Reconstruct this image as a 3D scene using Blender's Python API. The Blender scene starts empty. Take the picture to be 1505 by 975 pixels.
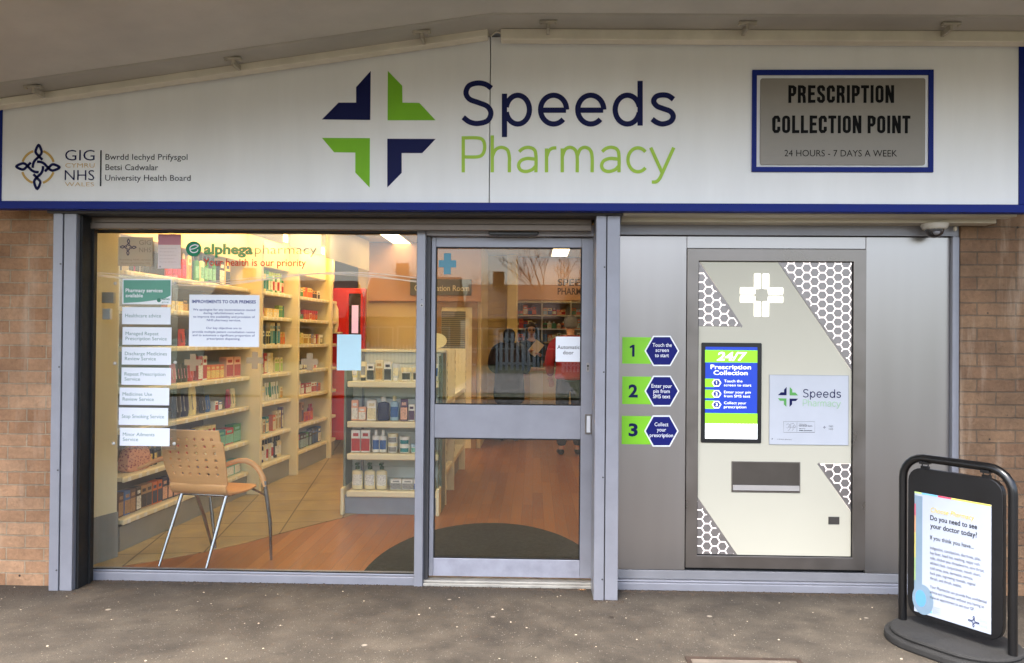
import bpy, bmesh, math, random
from math import sin, cos, pi, radians, sqrt
from mathutils import Vector, Matrix
random.seed(11)
sc = bpy.context.scene
COL = sc.collection

# ------------------------------------------------------------------ camera model
W, H = 1505., 975.
YAW, PITCH, ROLL, FPX, EYE = 2.76745875e-02, 8.73626267e-03, 8.38754469e-03, 1170., 1.48781624
F = Vector((-sin(YAW)*cos(PITCH), cos(YAW)*cos(PITCH), sin(PITCH)))
R0 = Vector((cos(YAW), sin(YAW), 0)); U0 = R0.cross(F)
RV = cos(ROLL)*R0 + sin(ROLL)*U0; UV = -sin(ROLL)*R0 + cos(ROLL)*U0
CAM = Vector((0, -4.8, EYE))
def on(px, py, axis, v):
    d = F*FPX + RV*(px-W/2) - UV*(py-H/2)
    return CAM + d*((v-CAM[axis])/d[axis])
def P(px, py, Y=0.):            # photo pixel -> (x, z) on the real plane y = Y
    p = on(px, py, 1, Y); return (p.x, p.z)
def PF(px, py, Z=0.):           # photo pixel -> (x, y) on the floor z = Z
    p = on(px, py, 2, Z); return (p.x, p.y)

# ------------------------------------------------------------------ materials
def lin(c):
    if isinstance(c, str):
        c = [int(c[i:i+2], 16)/255 for i in (0, 2, 4)]
        c = [x/12.92 if x <= .04045 else ((x+.055)/1.055)**2.4 for x in c]
    return (c[0], c[1], c[2], 1)
MATS = {}
def nodes(m):
    m.use_nodes = True
    return m.node_tree.nodes, m.node_tree.links
def mat(name, color, rough=.5, metal=0., var=.08, vscale=6., bump=0., bscale=80., coat=0., spec=.5, stretch=None, detail=6, emit=None, estr=0., alpha=None, sss=0.):
    """principled material with procedural wear: broad tone variation, fine bump, roughness breakup"""
    if name in MATS: return MATS[name]
    m = bpy.data.materials.new(name); N, L = nodes(m)
    b = N['Principled BSDF']
    c = lin(color)
    tc = N.new('ShaderNodeTexCoord'); mp = N.new('ShaderNodeMapping'); L.new(tc.outputs['Object'], mp.inputs[0])
    if stretch: mp.inputs['Scale'].default_value = stretch
    nz = N.new('ShaderNodeTexNoise'); nz.inputs['Scale'].default_value = vscale; nz.inputs['Detail'].default_value = detail
    nz.inputs['Roughness'].default_value = .6
    L.new(mp.outputs[0], nz.inputs['Vector'])
    mr = N.new('ShaderNodeMapRange'); mr.inputs['From Min'].default_value = .3; mr.inputs['From Max'].default_value = .7
    mr.inputs['To Min'].default_value = 1-var; mr.inputs['To Max'].default_value = 1+var
    L.new(nz.outputs['Fac'], mr.inputs['Value'])
    mx = N.new('ShaderNodeVectorMath'); mx.operation = 'SCALE'; mx.inputs[0].default_value = c[:3]
    L.new(mr.outputs[0], mx.inputs['Scale']); L.new(mx.outputs[0], b.inputs['Base Color'])
    m2 = N.new('ShaderNodeMapRange'); m2.inputs['From Min'].default_value = .3; m2.inputs['From Max'].default_value = .7
    m2.inputs['To Min'].default_value = max(0, rough*(1-var*1.5)); m2.inputs['To Max'].default_value = min(1, rough*(1+var*1.5))
    L.new(nz.outputs['Fac'], m2.inputs['Value']); L.new(m2.outputs[0], b.inputs['Roughness'])
    b.inputs['Metallic'].default_value = metal
    b.inputs['Specular IOR Level'].default_value = spec
    b.inputs['Coat Weight'].default_value = coat
    if sss: b.inputs['Subsurface Weight'].default_value = sss; b.inputs['Subsurface Scale'].default_value = .01
    if bump:
        n2 = N.new('ShaderNodeTexNoise'); n2.inputs['Scale'].default_value = bscale; n2.inputs['Detail'].default_value = 4
        L.new(mp.outputs[0], n2.inputs['Vector'])
        bp = N.new('ShaderNodeBump'); bp.inputs['Strength'].default_value = bump; bp.inputs['Distance'].default_value = .004
        L.new(n2.outputs['Fac'], bp.inputs['Height']); L.new(bp.outputs[0], b.inputs['Normal'])
    if emit:
        b.inputs['Emission Color'].default_value = lin(emit); b.inputs['Emission Strength'].default_value = estr
    if alpha is not None: b.inputs['Alpha'].default_value = alpha
    MATS[name] = m; return m

def mixrgb(N, L, fac, a, b):
    mx = N.new('ShaderNodeMix'); mx.data_type = 'RGBA'
    for k, v in ((0, fac), (6, a), (7, b)):
        if hasattr(v, 'default_value') or hasattr(v, 'is_output'): L.new(v, mx.inputs[k])
        else: mx.inputs[k].default_value = v
    return mx.outputs[2]
def noise(N, L, vec, scale, detail=5, rough=.55):
    n = N.new('ShaderNodeTexNoise'); n.inputs['Scale'].default_value = scale; n.inputs['Detail'].default_value = detail
    n.inputs['Roughness'].default_value = rough; L.new(vec, n.inputs['Vector']); return n.outputs['Fac']
def remap(N, L, v, a, b, c, d):
    m = N.new('ShaderNodeMapRange'); L.new(v, m.inputs['Value'])
    for k, x in zip(('From Min', 'From Max', 'To Min', 'To Max'), (a, b, c, d)): m.inputs[k].default_value = x
    return m.outputs[0]

def glass_mat(name='window_glass', tint=(.95, .965, .95), base=.05):
    if name in MATS: return MATS[name]
    m = bpy.data.materials.new(name); N, L = nodes(m); N.clear()
    out = N.new('ShaderNodeOutputMaterial'); mix = N.new('ShaderNodeMixShader')
    tr = N.new('ShaderNodeBsdfTransparent'); tr.inputs[0].default_value = (*tint, 1)
    gl = N.new('ShaderNodeBsdfGlossy'); gl.inputs['Roughness'].default_value = 0.0
    geo = N.new('ShaderNodeNewGeometry'); dt = N.new('ShaderNodeVectorMath'); dt.operation = 'DOT_PRODUCT'
    L.new(geo.outputs['Incoming'], dt.inputs[0]); L.new(geo.outputs['Normal'], dt.inputs[1])
    ab = N.new('ShaderNodeMath'); ab.operation = 'ABSOLUTE'; L.new(dt.outputs['Value'], ab.inputs[0])
    iv = N.new('ShaderNodeMath'); iv.operation = 'SUBTRACT'; iv.inputs[0].default_value = 1; L.new(ab.outputs[0], iv.inputs[1])
    pw = N.new('ShaderNodeMath'); pw.operation = 'POWER'; L.new(iv.outputs[0], pw.inputs[0]); pw.inputs[1].default_value = 5
    ma = N.new('ShaderNodeMath'); ma.operation = 'MULTIPLY_ADD'; L.new(pw.outputs[0], ma.inputs[0])
    ma.inputs[1].default_value = 1-base; ma.inputs[2].default_value = base
    L.new(ma.outputs[0], mix.inputs[0]); L.new(tr.outputs[0], mix.inputs[1]); L.new(gl.outputs[0], mix.inputs[2])
    # faint wiped smears and dust on the pane
    tc = N.new('ShaderNodeTexCoord'); mp = N.new('ShaderNodeMapping'); L.new(tc.outputs['Object'], mp.inputs[0]); mp.inputs['Scale'].default_value = (1.1, 1, .5)
    ns = noise(N, L, mp.outputs[0], 2.6, 9, .7); df = N.new('ShaderNodeBsdfDiffuse'); df.inputs[0].default_value = (.8, .8, .78, 1); m3 = N.new('ShaderNodeMixShader')
    L.new(remap(N, L, ns, .5, .75, .0, .018), m3.inputs[0]); L.new(mix.outputs[0], m3.inputs[1]); L.new(df.outputs[0], m3.inputs[2])
    L.new(m3.outputs[0], out.inputs[0]); MATS[name] = m; return m
def film_mat(name, color, opacity):
    if name in MATS: return MATS[name]
    m = bpy.data.materials.new(name); N, L = nodes(m); N.clear()
    out = N.new('ShaderNodeOutputMaterial'); mix = N.new('ShaderNodeMixShader'); tr = N.new('ShaderNodeBsdfTransparent')
    d = N.new('ShaderNodeBsdfDiffuse'); t = N.new('ShaderNodeBsdfTranslucent'); a = N.new('ShaderNodeMixShader')
    d.inputs[0].default_value = lin(color); t.inputs[0].default_value = lin(color); a.inputs[0].default_value = .35
    L.new(d.outputs[0], a.inputs[1]); L.new(t.outputs[0], a.inputs[2])
    mix.inputs[0].default_value = opacity; L.new(tr.outputs[0], mix.inputs[1]); L.new(a.outputs[0], mix.inputs[2])
    L.new(mix.outputs[0], out.inputs[0]); MATS[name] = m; return m
def emit_mat(name, color, strength):
    if name in MATS: return MATS[name]
    m = bpy.data.materials.new(name); N, L = nodes(m); b = N['Principled BSDF']
    b.inputs['Base Color'].default_value = lin(color); b.inputs['Roughness'].default_value = .3
    b.inputs['Emission Color'].default_value = lin(color); b.inputs['Emission Strength'].default_value = strength
    MATS[name] = m; return m

def brick_mat(name, c1, c2, mortar, bright=1.):
    m = bpy.data.materials.new(name); N, L = nodes(m); b = N['Principled BSDF']
    tc = N.new('ShaderNodeTexCoord'); sx = N.new('ShaderNodeSeparateXYZ'); L.new(tc.outputs['Object'], sx.inputs[0])
    ad = N.new('ShaderNodeMath'); L.new(sx.outputs[0], ad.inputs[0]); L.new(sx.outputs[1], ad.inputs[1])
    cb = N.new('ShaderNodeCombineXYZ'); L.new(ad.outputs[0], cb.inputs[0]); L.new(sx.outputs[2], cb.inputs[1])
    # wobble the courses a little
    nw = N.new('ShaderNodeTexNoise'); nw.inputs['Scale'].default_value = 9; L.new(tc.outputs['Object'], nw.inputs['Vector'])
    w = N.new('ShaderNodeVectorMath'); w.operation = 'MULTIPLY_ADD'; L.new(nw.outputs['Color'], w.inputs[0])
    w.inputs[1].default_value = (.012, .008, 0); L.new(cb.outputs[0], w.inputs[2])
    br = N.new('ShaderNodeTexBrick'); L.new(w.outputs[0], br.inputs['Vector'])
    for k, v in (('Scale', 1), ('Mortar Size', .0042), ('Mortar Smooth', .35), ('Bias', 0), ('Brick Width', .225), ('Row Height', .075)): br.inputs[k].default_value = v
    br.inputs['Color1'].default_value = lin(c1); br.inputs['Color2'].default_value = lin(c2); br.inputs['Mortar'].default_value = lin(mortar)
    n1 = noise(N, L, tc.outputs['Object'], 3.2, 8, .65); n2 = noise(N, L, tc.outputs['Object'], 45, 6, .7)
    f1 = remap(N, L, n1, .3, .7, .66, 1.3); f2 = remap(N, L, n2, .3, .7, .82, 1.15)
    mu = N.new('ShaderNodeMath'); mu.operation = 'MULTIPLY'; L.new(f1, mu.inputs[0]); L.new(f2, mu.inputs[1])
    s = N.new('ShaderNodeVectorMath'); s.operation = 'SCALE'; L.new(br.outputs['Color'], s.inputs[0]); L.new(mu.outputs[0], s.inputs['Scale'])
    # pale efflorescence streaks and dark drill holes
    st = N.new('ShaderNodeMapping'); st.inputs['Scale'].default_value = (9, 9, 1.2); L.new(tc.outputs['Object'], st.inputs[0])
    sn = noise(N, L, st.outputs[0], 1.3, 5, .6); sf = remap(N, L, sn, .52, .74, 0, .42)
    o = mixrgb(N, L, sf, s.outputs[0], lin('cdb9a2'))
    vo = N.new('ShaderNodeTexVoronoi'); vo.inputs['Scale'].default_value = 7; L.new(tc.outputs['Object'], vo.inputs['Vector'])
    hf = remap(N, L, vo.outputs['Distance'], .035, .06, 1, 0)
    o2 = mixrgb(N, L, hf, o, (.03, .025, .02, 1))
    L.new(o2, b.inputs['Base Color']); b.inputs['Roughness'].default_value = .88
    hs = N.new('ShaderNodeMath'); hs.operation = 'MULTIPLY_ADD'; L.new(br.outputs['Fac'], hs.inputs[0]); hs.inputs[1].default_value = -1.2; L.new(n2, hs.inputs[2])
    bp = N.new('ShaderNodeBump'); bp.inputs['Strength'].default_value = 1.; bp.inputs['Distance'].default_value = .010
    L.new(hs.outputs[0], bp.inputs['Height']); L.new(bp.outputs[0], b.inputs['Normal'])
    MATS[name] = m; return m

def pavement_mat():
    m = bpy.data.materials.new('worn_asphalt'); N, L = nodes(m); b = N['Principled BSDF']
    tc = N.new('ShaderNodeTexCoord'); v = tc.outputs['Object']
    n1 = noise(N, L, v, 1.7, 9, .68); n2 = noise(N, L, v, 7, 6, .7); n3 = noise(N, L, v, 160, 3, .7)
    base = mixrgb(N, L, remap(N, L, n1, .35, .66, 0, 1), lin('3b342c'), lin('5c5347'))
    f = remap(N, L, n2, .3, .7, .78, 1.2); g = remap(N, L, n3, .3, .7, .62, 1.38)
    mu = N.new('ShaderNodeMath'); mu.operation = 'MULTIPLY'; L.new(f, mu.inputs[0]); L.new(g, mu.inputs[1])
    s = N.new('ShaderNodeVectorMath'); s.operation = 'SCALE'; L.new(base, s.inputs[0]); L.new(mu.outputs[0], s.inputs['Scale'])
    # pale aggregate chips
    vo = N.new('ShaderNodeTexVoronoi'); vo.inputs['Scale'].default_value = 95; L.new(v, vo.inputs['Vector'])
    ch = N.new('ShaderNodeMath'); ch.operation = 'MULTIPLY'; L.new(remap(N, L, vo.outputs['Distance'], .18, .3, 1, 0), ch.inputs[0])
    sc_ = N.new('ShaderNodeSeparateColor'); L.new(vo.outputs['Color'], sc_.inputs[0]); L.new(remap(N, L, sc_.outputs[0], .86, .9, 0, .4), ch.inputs[1])
    c1 = mixrgb(N, L, ch.outputs[0], s.outputs[0], lin('c3b9aa'))
    # trodden gum spots
    vg = N.new('ShaderNodeTexVoronoi'); vg.inputs['Scale'].default_value = 4.5; L.new(v, vg.inputs['Vector'])
    sg = N.new('ShaderNodeSeparateColor'); L.new(vg.outputs['Color'], sg.inputs[0])
    gm = N.new('ShaderNodeMath'); gm.operation = 'MULTIPLY'; L.new(remap(N, L, vg.outputs['Distance'], .045, .075, 1, 0), gm.inputs[0]); L.new(remap(N, L, sg.outputs[1], .45, .5, 0, .6), gm.inputs[1])
    c2 = mixrgb(N, L, gm.outputs[0], c1, lin('b9ac9b'))
    vd = N.new('ShaderNodeTexVoronoi'); vd.inputs['Scale'].default_value = 3.1; L.new(v, vd.inputs['Vector'])
    sd = N.new('ShaderNodeSeparateColor'); L.new(vd.outputs['Color'], sd.inputs[0])
    gd = N.new('ShaderNodeMath'); gd.operation = 'MULTIPLY'; L.new(remap(N, L, vd.outputs['Distance'], .04, .09, 1, 0), gd.inputs[0]); L.new(remap(N, L, sd.outputs[0], .55, .6, 0, .6), gd.inputs[1])
    c3 = mixrgb(N, L, gd.outputs[0], c2, lin('3d372f'))
    # hairline cracks, and soil staining that creeps out from the foot of the shopfront
    nd = N.new('ShaderNodeTexNoise'); nd.inputs['Scale'].default_value = 2.3; nd.inputs['Detail'].default_value = 6; L.new(v, nd.inputs['Vector'])
    wv = N.new('ShaderNodeVectorMath'); wv.operation = 'MULTIPLY_ADD'; L.new(nd.outputs['Color'], wv.inputs[0]); wv.inputs[1].default_value = (.5, .5, 0); L.new(v, wv.inputs[2])
    vc = N.new('ShaderNodeTexVoronoi'); vc.feature = 'DISTANCE_TO_EDGE'; vc.inputs['Scale'].default_value = .55; L.new(wv.outputs[0], vc.inputs['Vector'])
    ck = N.new('ShaderNodeMath'); ck.operation = 'MULTIPLY'; L.new(remap(N, L, vc.outputs['Distance'], .0007, .0025, 1, 0), ck.inputs[0]); L.new(remap(N, L, n2, .48, .6, 0, .55), ck.inputs[1])
    c3 = mixrgb(N, L, ck.outputs[0], c3, (.02, .017, .014, 1))
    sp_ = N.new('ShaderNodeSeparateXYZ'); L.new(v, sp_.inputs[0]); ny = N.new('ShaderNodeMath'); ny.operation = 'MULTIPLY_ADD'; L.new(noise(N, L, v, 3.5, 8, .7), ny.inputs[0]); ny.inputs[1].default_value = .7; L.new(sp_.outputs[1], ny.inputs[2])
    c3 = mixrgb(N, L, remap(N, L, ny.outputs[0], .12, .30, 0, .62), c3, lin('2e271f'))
    L.new(c3, b.inputs['Base Color']); b.inputs['Roughness'].default_value = .85
    L.new(remap(N, L, n2, .3, .7, .72, .95), b.inputs['Roughness'])
    hh = N.new('ShaderNodeMath'); hh.operation = 'ADD'; L.new(n3, hh.inputs[0]); L.new(n2, hh.inputs[1])
    bp = N.new('ShaderNodeBump'); bp.inputs['Strength'].default_value = .7; bp.inputs['Distance'].default_value = .006
    L.new(hh.outputs[0], bp.inputs['Height']); L.new(bp.outputs[0], b.inputs['Normal'])
    MATS['pav'] = m; return m

def shopfloor_mat(kind):
    m = bpy.data.materials.new(kind); N, L = nodes(m); b = N['Principled BSDF']
    tc = N.new('ShaderNodeTexCoord'); sp = N.new('ShaderNodeMapping'); L.new(tc.outputs['Object'], sp.inputs[0])
    br = N.new('ShaderNodeTexBrick')
    if kind == 'wood_plank_vinyl':
        sp.inputs['Rotation'].default_value = (0, 0, radians(90)); L.new(sp.outputs[0], br.inputs['Vector'])
        for k, v in (('Scale', 1), ('Mortar Size', .0012), ('Mortar Smooth', .1), ('Brick Width', 1.1), ('Row Height', .09)): br.inputs[k].default_value = v
        br.inputs['Color1'].default_value = lin('8a5430'); br.inputs['Color2'].default_value = lin('a0683c'); br.inputs['Mortar'].default_value = lin('6b4226')
        st = N.new('ShaderNodeMapping'); st.inputs['Scale'].default_value = (38, 2.4, 1); L.new(tc.outputs['Object'], st.inputs[0])
        g = noise(N, L, st.outputs[0], 1.6, 7, .65); f = remap(N, L, g, .3, .7, .72, 1.22); rg = (.32, .5)
    else:
        sp.inputs['Rotation'].default_value = (0, 0, radians(-9)); L.new(sp.outputs[0], br.inputs['Vector'])
        br.offset = 0
        for k, v in (('Scale', 1), ('Mortar Size', .006), ('Mortar Smooth', .2), ('Brick Width', .42), ('Row Height', .42)): br.inputs[k].default_value = v
        br.inputs['Color1'].default_value = lin('978662'); br.inputs['Color2'].default_value = lin('a5946c'); br.inputs['Mortar'].default_value = lin('564936')
        g = noise(N, L, tc.outputs['Object'], 6, 7, .65); f = remap(N, L, g, .3, .7, .7, 1.25); rg = (.28, .45)
    s = N.new('ShaderNodeVectorMath'); s.operation = 'SCALE'; L.new(br.outputs['Color'], s.inputs[0]); L.new(f, s.inputs['Scale'])
    L.new(s.outputs[0], b.inputs['Base Color']); L.new(remap(N, L, g, .3, .7, *rg), b.inputs['Roughness'])
    MATS[kind] = m; return m

def product_mat(name, printed=False, rough=.4):
    """coloured pack: colour comes from each object's own colour"""
    m = bpy.data.materials.new(name); N, L = nodes(m); b = N['Principled BSDF']
    oi = N.new('ShaderNodeObjectInfo'); col = oi.outputs['Color']
    if printed:
        tc = N.new('ShaderNodeTexCoord'); mp = N.new('ShaderNodeMapping'); L.new(tc.outputs['Object'], mp.inputs[0]); mp.inputs['Scale'].default_value = (75, 75, 210)
        ad = N.new('ShaderNodeVectorMath'); L.new(mp.outputs[0], ad.inputs[0])
        cb = N.new('ShaderNodeCombineXYZ'); mm = N.new('ShaderNodeMath'); mm.operation = 'MULTIPLY'; L.new(oi.outputs['Random'], mm.inputs[0]); mm.inputs[1].default_value = 40
        L.new(mm.outputs[0], cb.inputs[0]); L.new(mm.outputs[0], cb.inputs[2]); L.new(cb.outputs[0], ad.inputs[1])
        n = noise(N, L, ad.outputs[0], 1., 2, .5)
        f = remap(N, L, n, .52, .6, 0, .6)
        iv = N.new('ShaderNodeVectorMath'); iv.operation = 'SCALE'; L.new(col, iv.inputs[0]); iv.inputs['Scale'].default_value = .18
        ad2 = N.new('ShaderNodeVectorMath'); L.new(iv.outputs[0], ad2.inputs[0]); ad2.inputs[1].default_value = (.03, .03, .05)
        col = mixrgb(N, L, f, col, ad2.outputs[0])
    L.new(col, b.inputs['Base Color']); b.inputs['Roughness'].default_value = rough
    MATS[name] = m; return m

SIB = {}
# ------------------------------------------------------------------ mesh builder
class MB:
    def __init__(s): s.v = []; s.f = []; s.marks = []
    def mark(s): s.marks.append((len(s.v), len(s.f)))
    def add(s, vs, fs, M=None):
        o = len(s.v)
        s.v += [tuple(M @ Vector(v)) if M else tuple(v) for v in vs]
        s.f += [tuple(i+o for i in f) for f in fs]; return s
    def box(s, x0, x1, y0, y1, z0, z1, M=None):
        vs = [(x, y, z) for z in (z0, z1) for y in (y0, y1) for x in (x0, x1)]
        return s.add(vs, [(0, 2, 3, 1), (4, 5, 7, 6), (0, 1, 5, 4), (2, 6, 7, 3), (0, 4, 6, 2), (1, 3, 7, 5)], M)
    def prism(s, poly, a, b, axis='y', M=None):
        n = len(poly)
        def pt(p, h): return (p[0], h, p[1]) if axis == 'y' else ((p[0], p[1], h) if axis == 'z' else (h, p[0], p[1]))
        vs = [pt(p, a) for p in poly]+[pt(p, b) for p in poly]
        return s.add(vs, [tuple(range(n)), tuple(range(2*n-1, n-1, -1))]+[(i, (i+1) % n, n+(i+1) % n, n+i) for i in range(n)], M)
    def hole(s, outer, inner, a, b, M=None):
        """frame between two rectangles (x0,x1,z0,z1) extruded in y"""
        X0, X1, Z0, Z1 = outer; x0, x1, z0, z1 = inner
        o = [(X0, Z0), (X1, Z0), (X1, Z1), (X0, Z1)]; i = [(x0, z0), (x1, z0), (x1, z1), (x0, z1)]
        vs = [(p[0], y, p[1]) for y in (a, b) for p in o+i]
        fs = []
        for k in range(4):
            j = (k+1) % 4
            fs += [(k, j, 4+j, 4+k), (8+k, 12+k, 12+j, 8+j), (k, 8+k, 8+j, j), (4+k, 4+j, 12+j, 12+k)]
        return s.add(vs, fs, M)
    def tube(s, pts, r, seg=8, M=None, caps=True):
        pts = [Vector(p) for p in pts]; n = len(pts)
        rs = r if isinstance(r, (list, tuple)) else [r]*n
        vs = []; up = None
        for i, p in enumerate(pts):
            t = (pts[min(i+1, n-1)]-pts[max(i-1, 0)]).normalized()
            if up is None:
                up = Vector((0, 0, 1)) if abs(t.z) < .9 else Vector((1, 0, 0))
            a = t.cross(up).normalized(); up = a.cross(t).normalized()
            for k in range(seg):
                q = 2*pi*k/seg; vs.append(p+(a*cos(q)+up*sin(q))*rs[i])
        fs = [(i*seg+k, i*seg+(k+1) % seg, (i+1)*seg+(k+1) % seg, (i+1)*seg+k) for i in range(n-1) for k in range(seg)]
        if caps: fs += [tuple(range(seg)), tuple((n-1)*seg+k for k in range(seg-1, -1, -1))]
        return s.add(vs, fs, M)
    def lathe(s, prof, cx=0, cy=0, cz=0, seg=16, sx=1, sy=1, M=None):
        vs = []; n = len(prof)
        for r, z in prof:
            for k in range(seg): vs.append((cx+r*sx*cos(2*pi*k/seg), cy+r*sy*sin(2*pi*k/seg), cz+z))
        fs = [(i*seg+k, i*seg+(k+1) % seg, (i+1)*seg+(k+1) % seg, (i+1)*seg+k) for i in range(n-1) for k in range(seg)]
        fs += [tuple(range(seg)), tuple((n-1)*seg+k for k in range(seg-1, -1, -1))]
        return s.add(vs, fs, M)
    def ribbon(s, pts, w, y, th=.001, M=None):
        """flat stroke of width w following pts (x,z) at depth y (front) .. y+th"""
        n = len(pts); L_ = []; R_ = []
        for i in range(n):
            a = Vector(pts[max(i-1, 0)]); b = Vector(pts[min(i+1, n-1)]); c = Vector(pts[i])
            t = (b-a).normalized(); nn = Vector((-t.y, t.x)); k = 1.
            if 0 < i < n-1:
                d1 = (c-a).normalized(); k = 1/max(.5, abs(Vector((-d1.y, d1.x)).dot(nn)))
            L_.append(c+nn*w/2*k); R_.append(c-nn*w/2*k)
        for i in range(n-1):
            s.prism([L_[i], L_[i+1], R_[i+1], R_[i]], y, y+th, M=M) if False else None
        vs = [(p.x, y, p.y) for p in L_]+[(p.x, y, p.y) for p in R_]
        return s.add(vs, [(i, i+1, n+i+1, n+i) for i in range(n-1)], M)
    def rrect(s, x0, x1, z0, z1, r, a, b, axis='y', M=None, seg=5):
        po = []
        for cx, cz, q in ((x1-r, z1-r, 0), (x0+r, z1-r, 90), (x0+r, z0+r, 180), (x1-r, z0+r, 270)):
            for k in range(seg+1):
                t = radians(q+90*k/seg); po.append((cx+r*cos(t), cz+r*sin(t)))
        return s.prism(po, a, b, axis, M)
    def ellipse(s, cx, cz, rx, rz, a, b, seg=24, M=None, axis='y'):
        return s.prism([(cx+rx*cos(2*pi*k/seg), cz+rz*sin(2*pi*k/seg)) for k in range(seg)], a, b, axis, M)
    def build(s, name, m, parent=None, bevel=0, smooth=False, local=False, fix=True, pivot=None, segs=2):
        if len(s.marks) > 1 and parent is not None:     # every line of lettering, every wedge is a part of its own
            ends = s.marks[1:]+[(len(s.v), len(s.f))]; st = [(0, 0)]+s.marks[1:]; made = []
            for (v0, f0), (v1, f1) in zip(st, ends):
                if f1 == f0: continue
                q = MB(); q.v = s.v[v0:v1]; q.f = [tuple(i-v0 for i in f) for f in s.f[f0:f1]]
                made.append(q.build(name, m, parent, bevel, smooth, local, fix, pivot, segs))
            SIB[made[-1].name] = made[:-1]; return made[-1]
        off = Vector((0, 0, 0))
        if parent is not None and not local:
            off = parent.location.copy()
        vs = s.v
        if parent is None:
            if pivot is None:
                xs = [v[0] for v in vs]; ys = [v[1] for v in vs]; zs = [v[2] for v in vs]
                off = Vector(((min(xs)+max(xs))/2, (min(ys)+max(ys))/2, min(zs)))
            else: off = Vector(pivot)
        me = bpy.data.meshes.new(name)
        me.from_pydata([(v[0]-off.x, v[1]-off.y, v[2]-off.z) for v in vs], [], s.f)
        if fix:
            bm = bmesh.new(); bm.from_mesh(me); bmesh.ops.recalc_face_normals(bm, faces=bm.faces); bm.to_mesh(me); bm.free()
        me.validate()
        if m: me.materials.append(m)
        o = bpy.data.objects.new(name, me); COL.objects.link(o)
        if smooth:
            for p in me.polygons: p.use_smooth = True
            es = o.modifiers.new('e', 'EDGE_SPLIT'); es.split_angle = radians(38)
        if bevel:
            bv = o.modifiers.new('b', 'BEVEL'); bv.width = bevel; bv.segments = segs; bv.limit_method = 'ANGLE'; bv.angle_limit = radians(40)
        if parent is not None:
            o.parent = parent
        else: o.location = off
        return o
def tag(o, label, cat, group=None, kind=None):
    if label: o['label'] = label
    if cat: o['category'] = cat
    if group: o['group'] = group
    if kind: o['kind'] = kind
    return o
def thing(name, loc, label, cat, group=None, rz=0.):
    o = bpy.data.objects.new(name, None); COL.objects.link(o); o.location = loc; o.rotation_euler = (0, 0, rz)
    o.empty_display_size = .1
    o.matrix_world = Matrix.Translation(Vector(loc)) @ Matrix.Rotation(rz, 4, 'Z')
    return tag(o, label, cat, group)
def struct(name, mb, m, **k):
    o = mb.build(name, m, pivot=(0, 0, 0), **k); o['kind'] = 'structure'; return o
# children of children share the top thing's frame: build them through sub()
def sub(mb, name, m, part, **k):
    """sub-part: same frame as its part (parts sit unrotated at the thing's origin)"""
    root = part.parent
    o = mb.build(name, m, root, **k); o.parent = part
    for x in SIB.get(o.name, ()): x.parent = part
    return o
def dup(o, loc=None, rz=None, parent=None):
    c = o.copy(); COL.objects.link(c)
    for k in ('label', 'group', 'category'):
        if k in c and parent is not None and k != 'label': del c[k]
    if loc is not None: c.location = loc
    if rz is not None: c.rotation_euler = (0, 0, rz)
    if parent is not None: c.parent = parent
    for ch in list(o.children):
        dup(ch, parent=c)
    return c

# ------------------------------------------------------------------ lettering
_tc = {}
def glyphs(body, bold=0., light=False):
    k = (body, bold)
    if k in _tc: return _tc[k]
    cu = bpy.data.curves.new('t', 'FONT'); cu.body = body; cu.size = 1; cu.offset = bold; cu.resolution_u = 3
    o = bpy.data.objects.new('t', cu); COL.objects.link(o)
    bpy.context.view_layer.update()
    dg = bpy.context.evaluated_depsgraph_get(); me = o.evaluated_get(dg).to_mesh()
    vs = [(v.co.x, v.co.y) for v in me.vertices]; fs = [tuple(p.vertices) for p in me.polygons]
    o.evaluated_get(dg).to_mesh_clear(); bpy.data.objects.remove(o); bpy.data.curves.remove(cu)
    _tc[k] = (vs, fs); return _tc[k]
CAP = .69
def text(mb, body, x0, x1, zb, cap, y, bold=0., xf=None, M=None, tilt=0.):
    """letters filling x0..x1 with cap height cap, baseline zb, facing -y"""
    vs, fs = glyphs(body, bold)
    if not vs: return
    a = min(v[0] for v in vs); b = max(v[0] for v in vs)
    mb.mark(); sx = (x1-x0)/(b-a)
    sz = cap/CAP
    mb.add([(x0+(v[0]-a)*sx+tilt*v[1]*sz, y, zb+v[1]*sz) for v in vs], fs, M)
def textc(mb, body, cx, zb, cap, y, bold=0., wide=1., M=None):
    vs, fs = glyphs(body, bold); a = min(v[0] for v in vs); b = max(v[0] for v in vs)
    w = (b-a)*cap/CAP*wide; text(mb, body, cx-w/2, cx+w/2, zb, cap, y, bold, M=M)
def textl(mb, body, x0, zb, cap, y, bold=0., wide=1., M=None):
    vs, fs = glyphs(body, bold); a = min(v[0] for v in vs); b = max(v[0] for v in vs)
    text(mb, body, x0, x0+(b-a)*cap/CAP*wide, zb, cap, y, bold, M=M)
def tpx(mb, body, px0, px1, pyb, pcap, Y, bold=0., tilt=0.):
    """lettering given by where it stands on the real sheet at depth Y"""
    x0, zb = P(px0, pyb, Y); x1, _ = P(px1, pyb, Y); _, zt = P(px0, pyb-pcap, Y)
    text(mb, body, x0, x1, zb, zt-zb, Y, bold, tilt=tilt)

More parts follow.
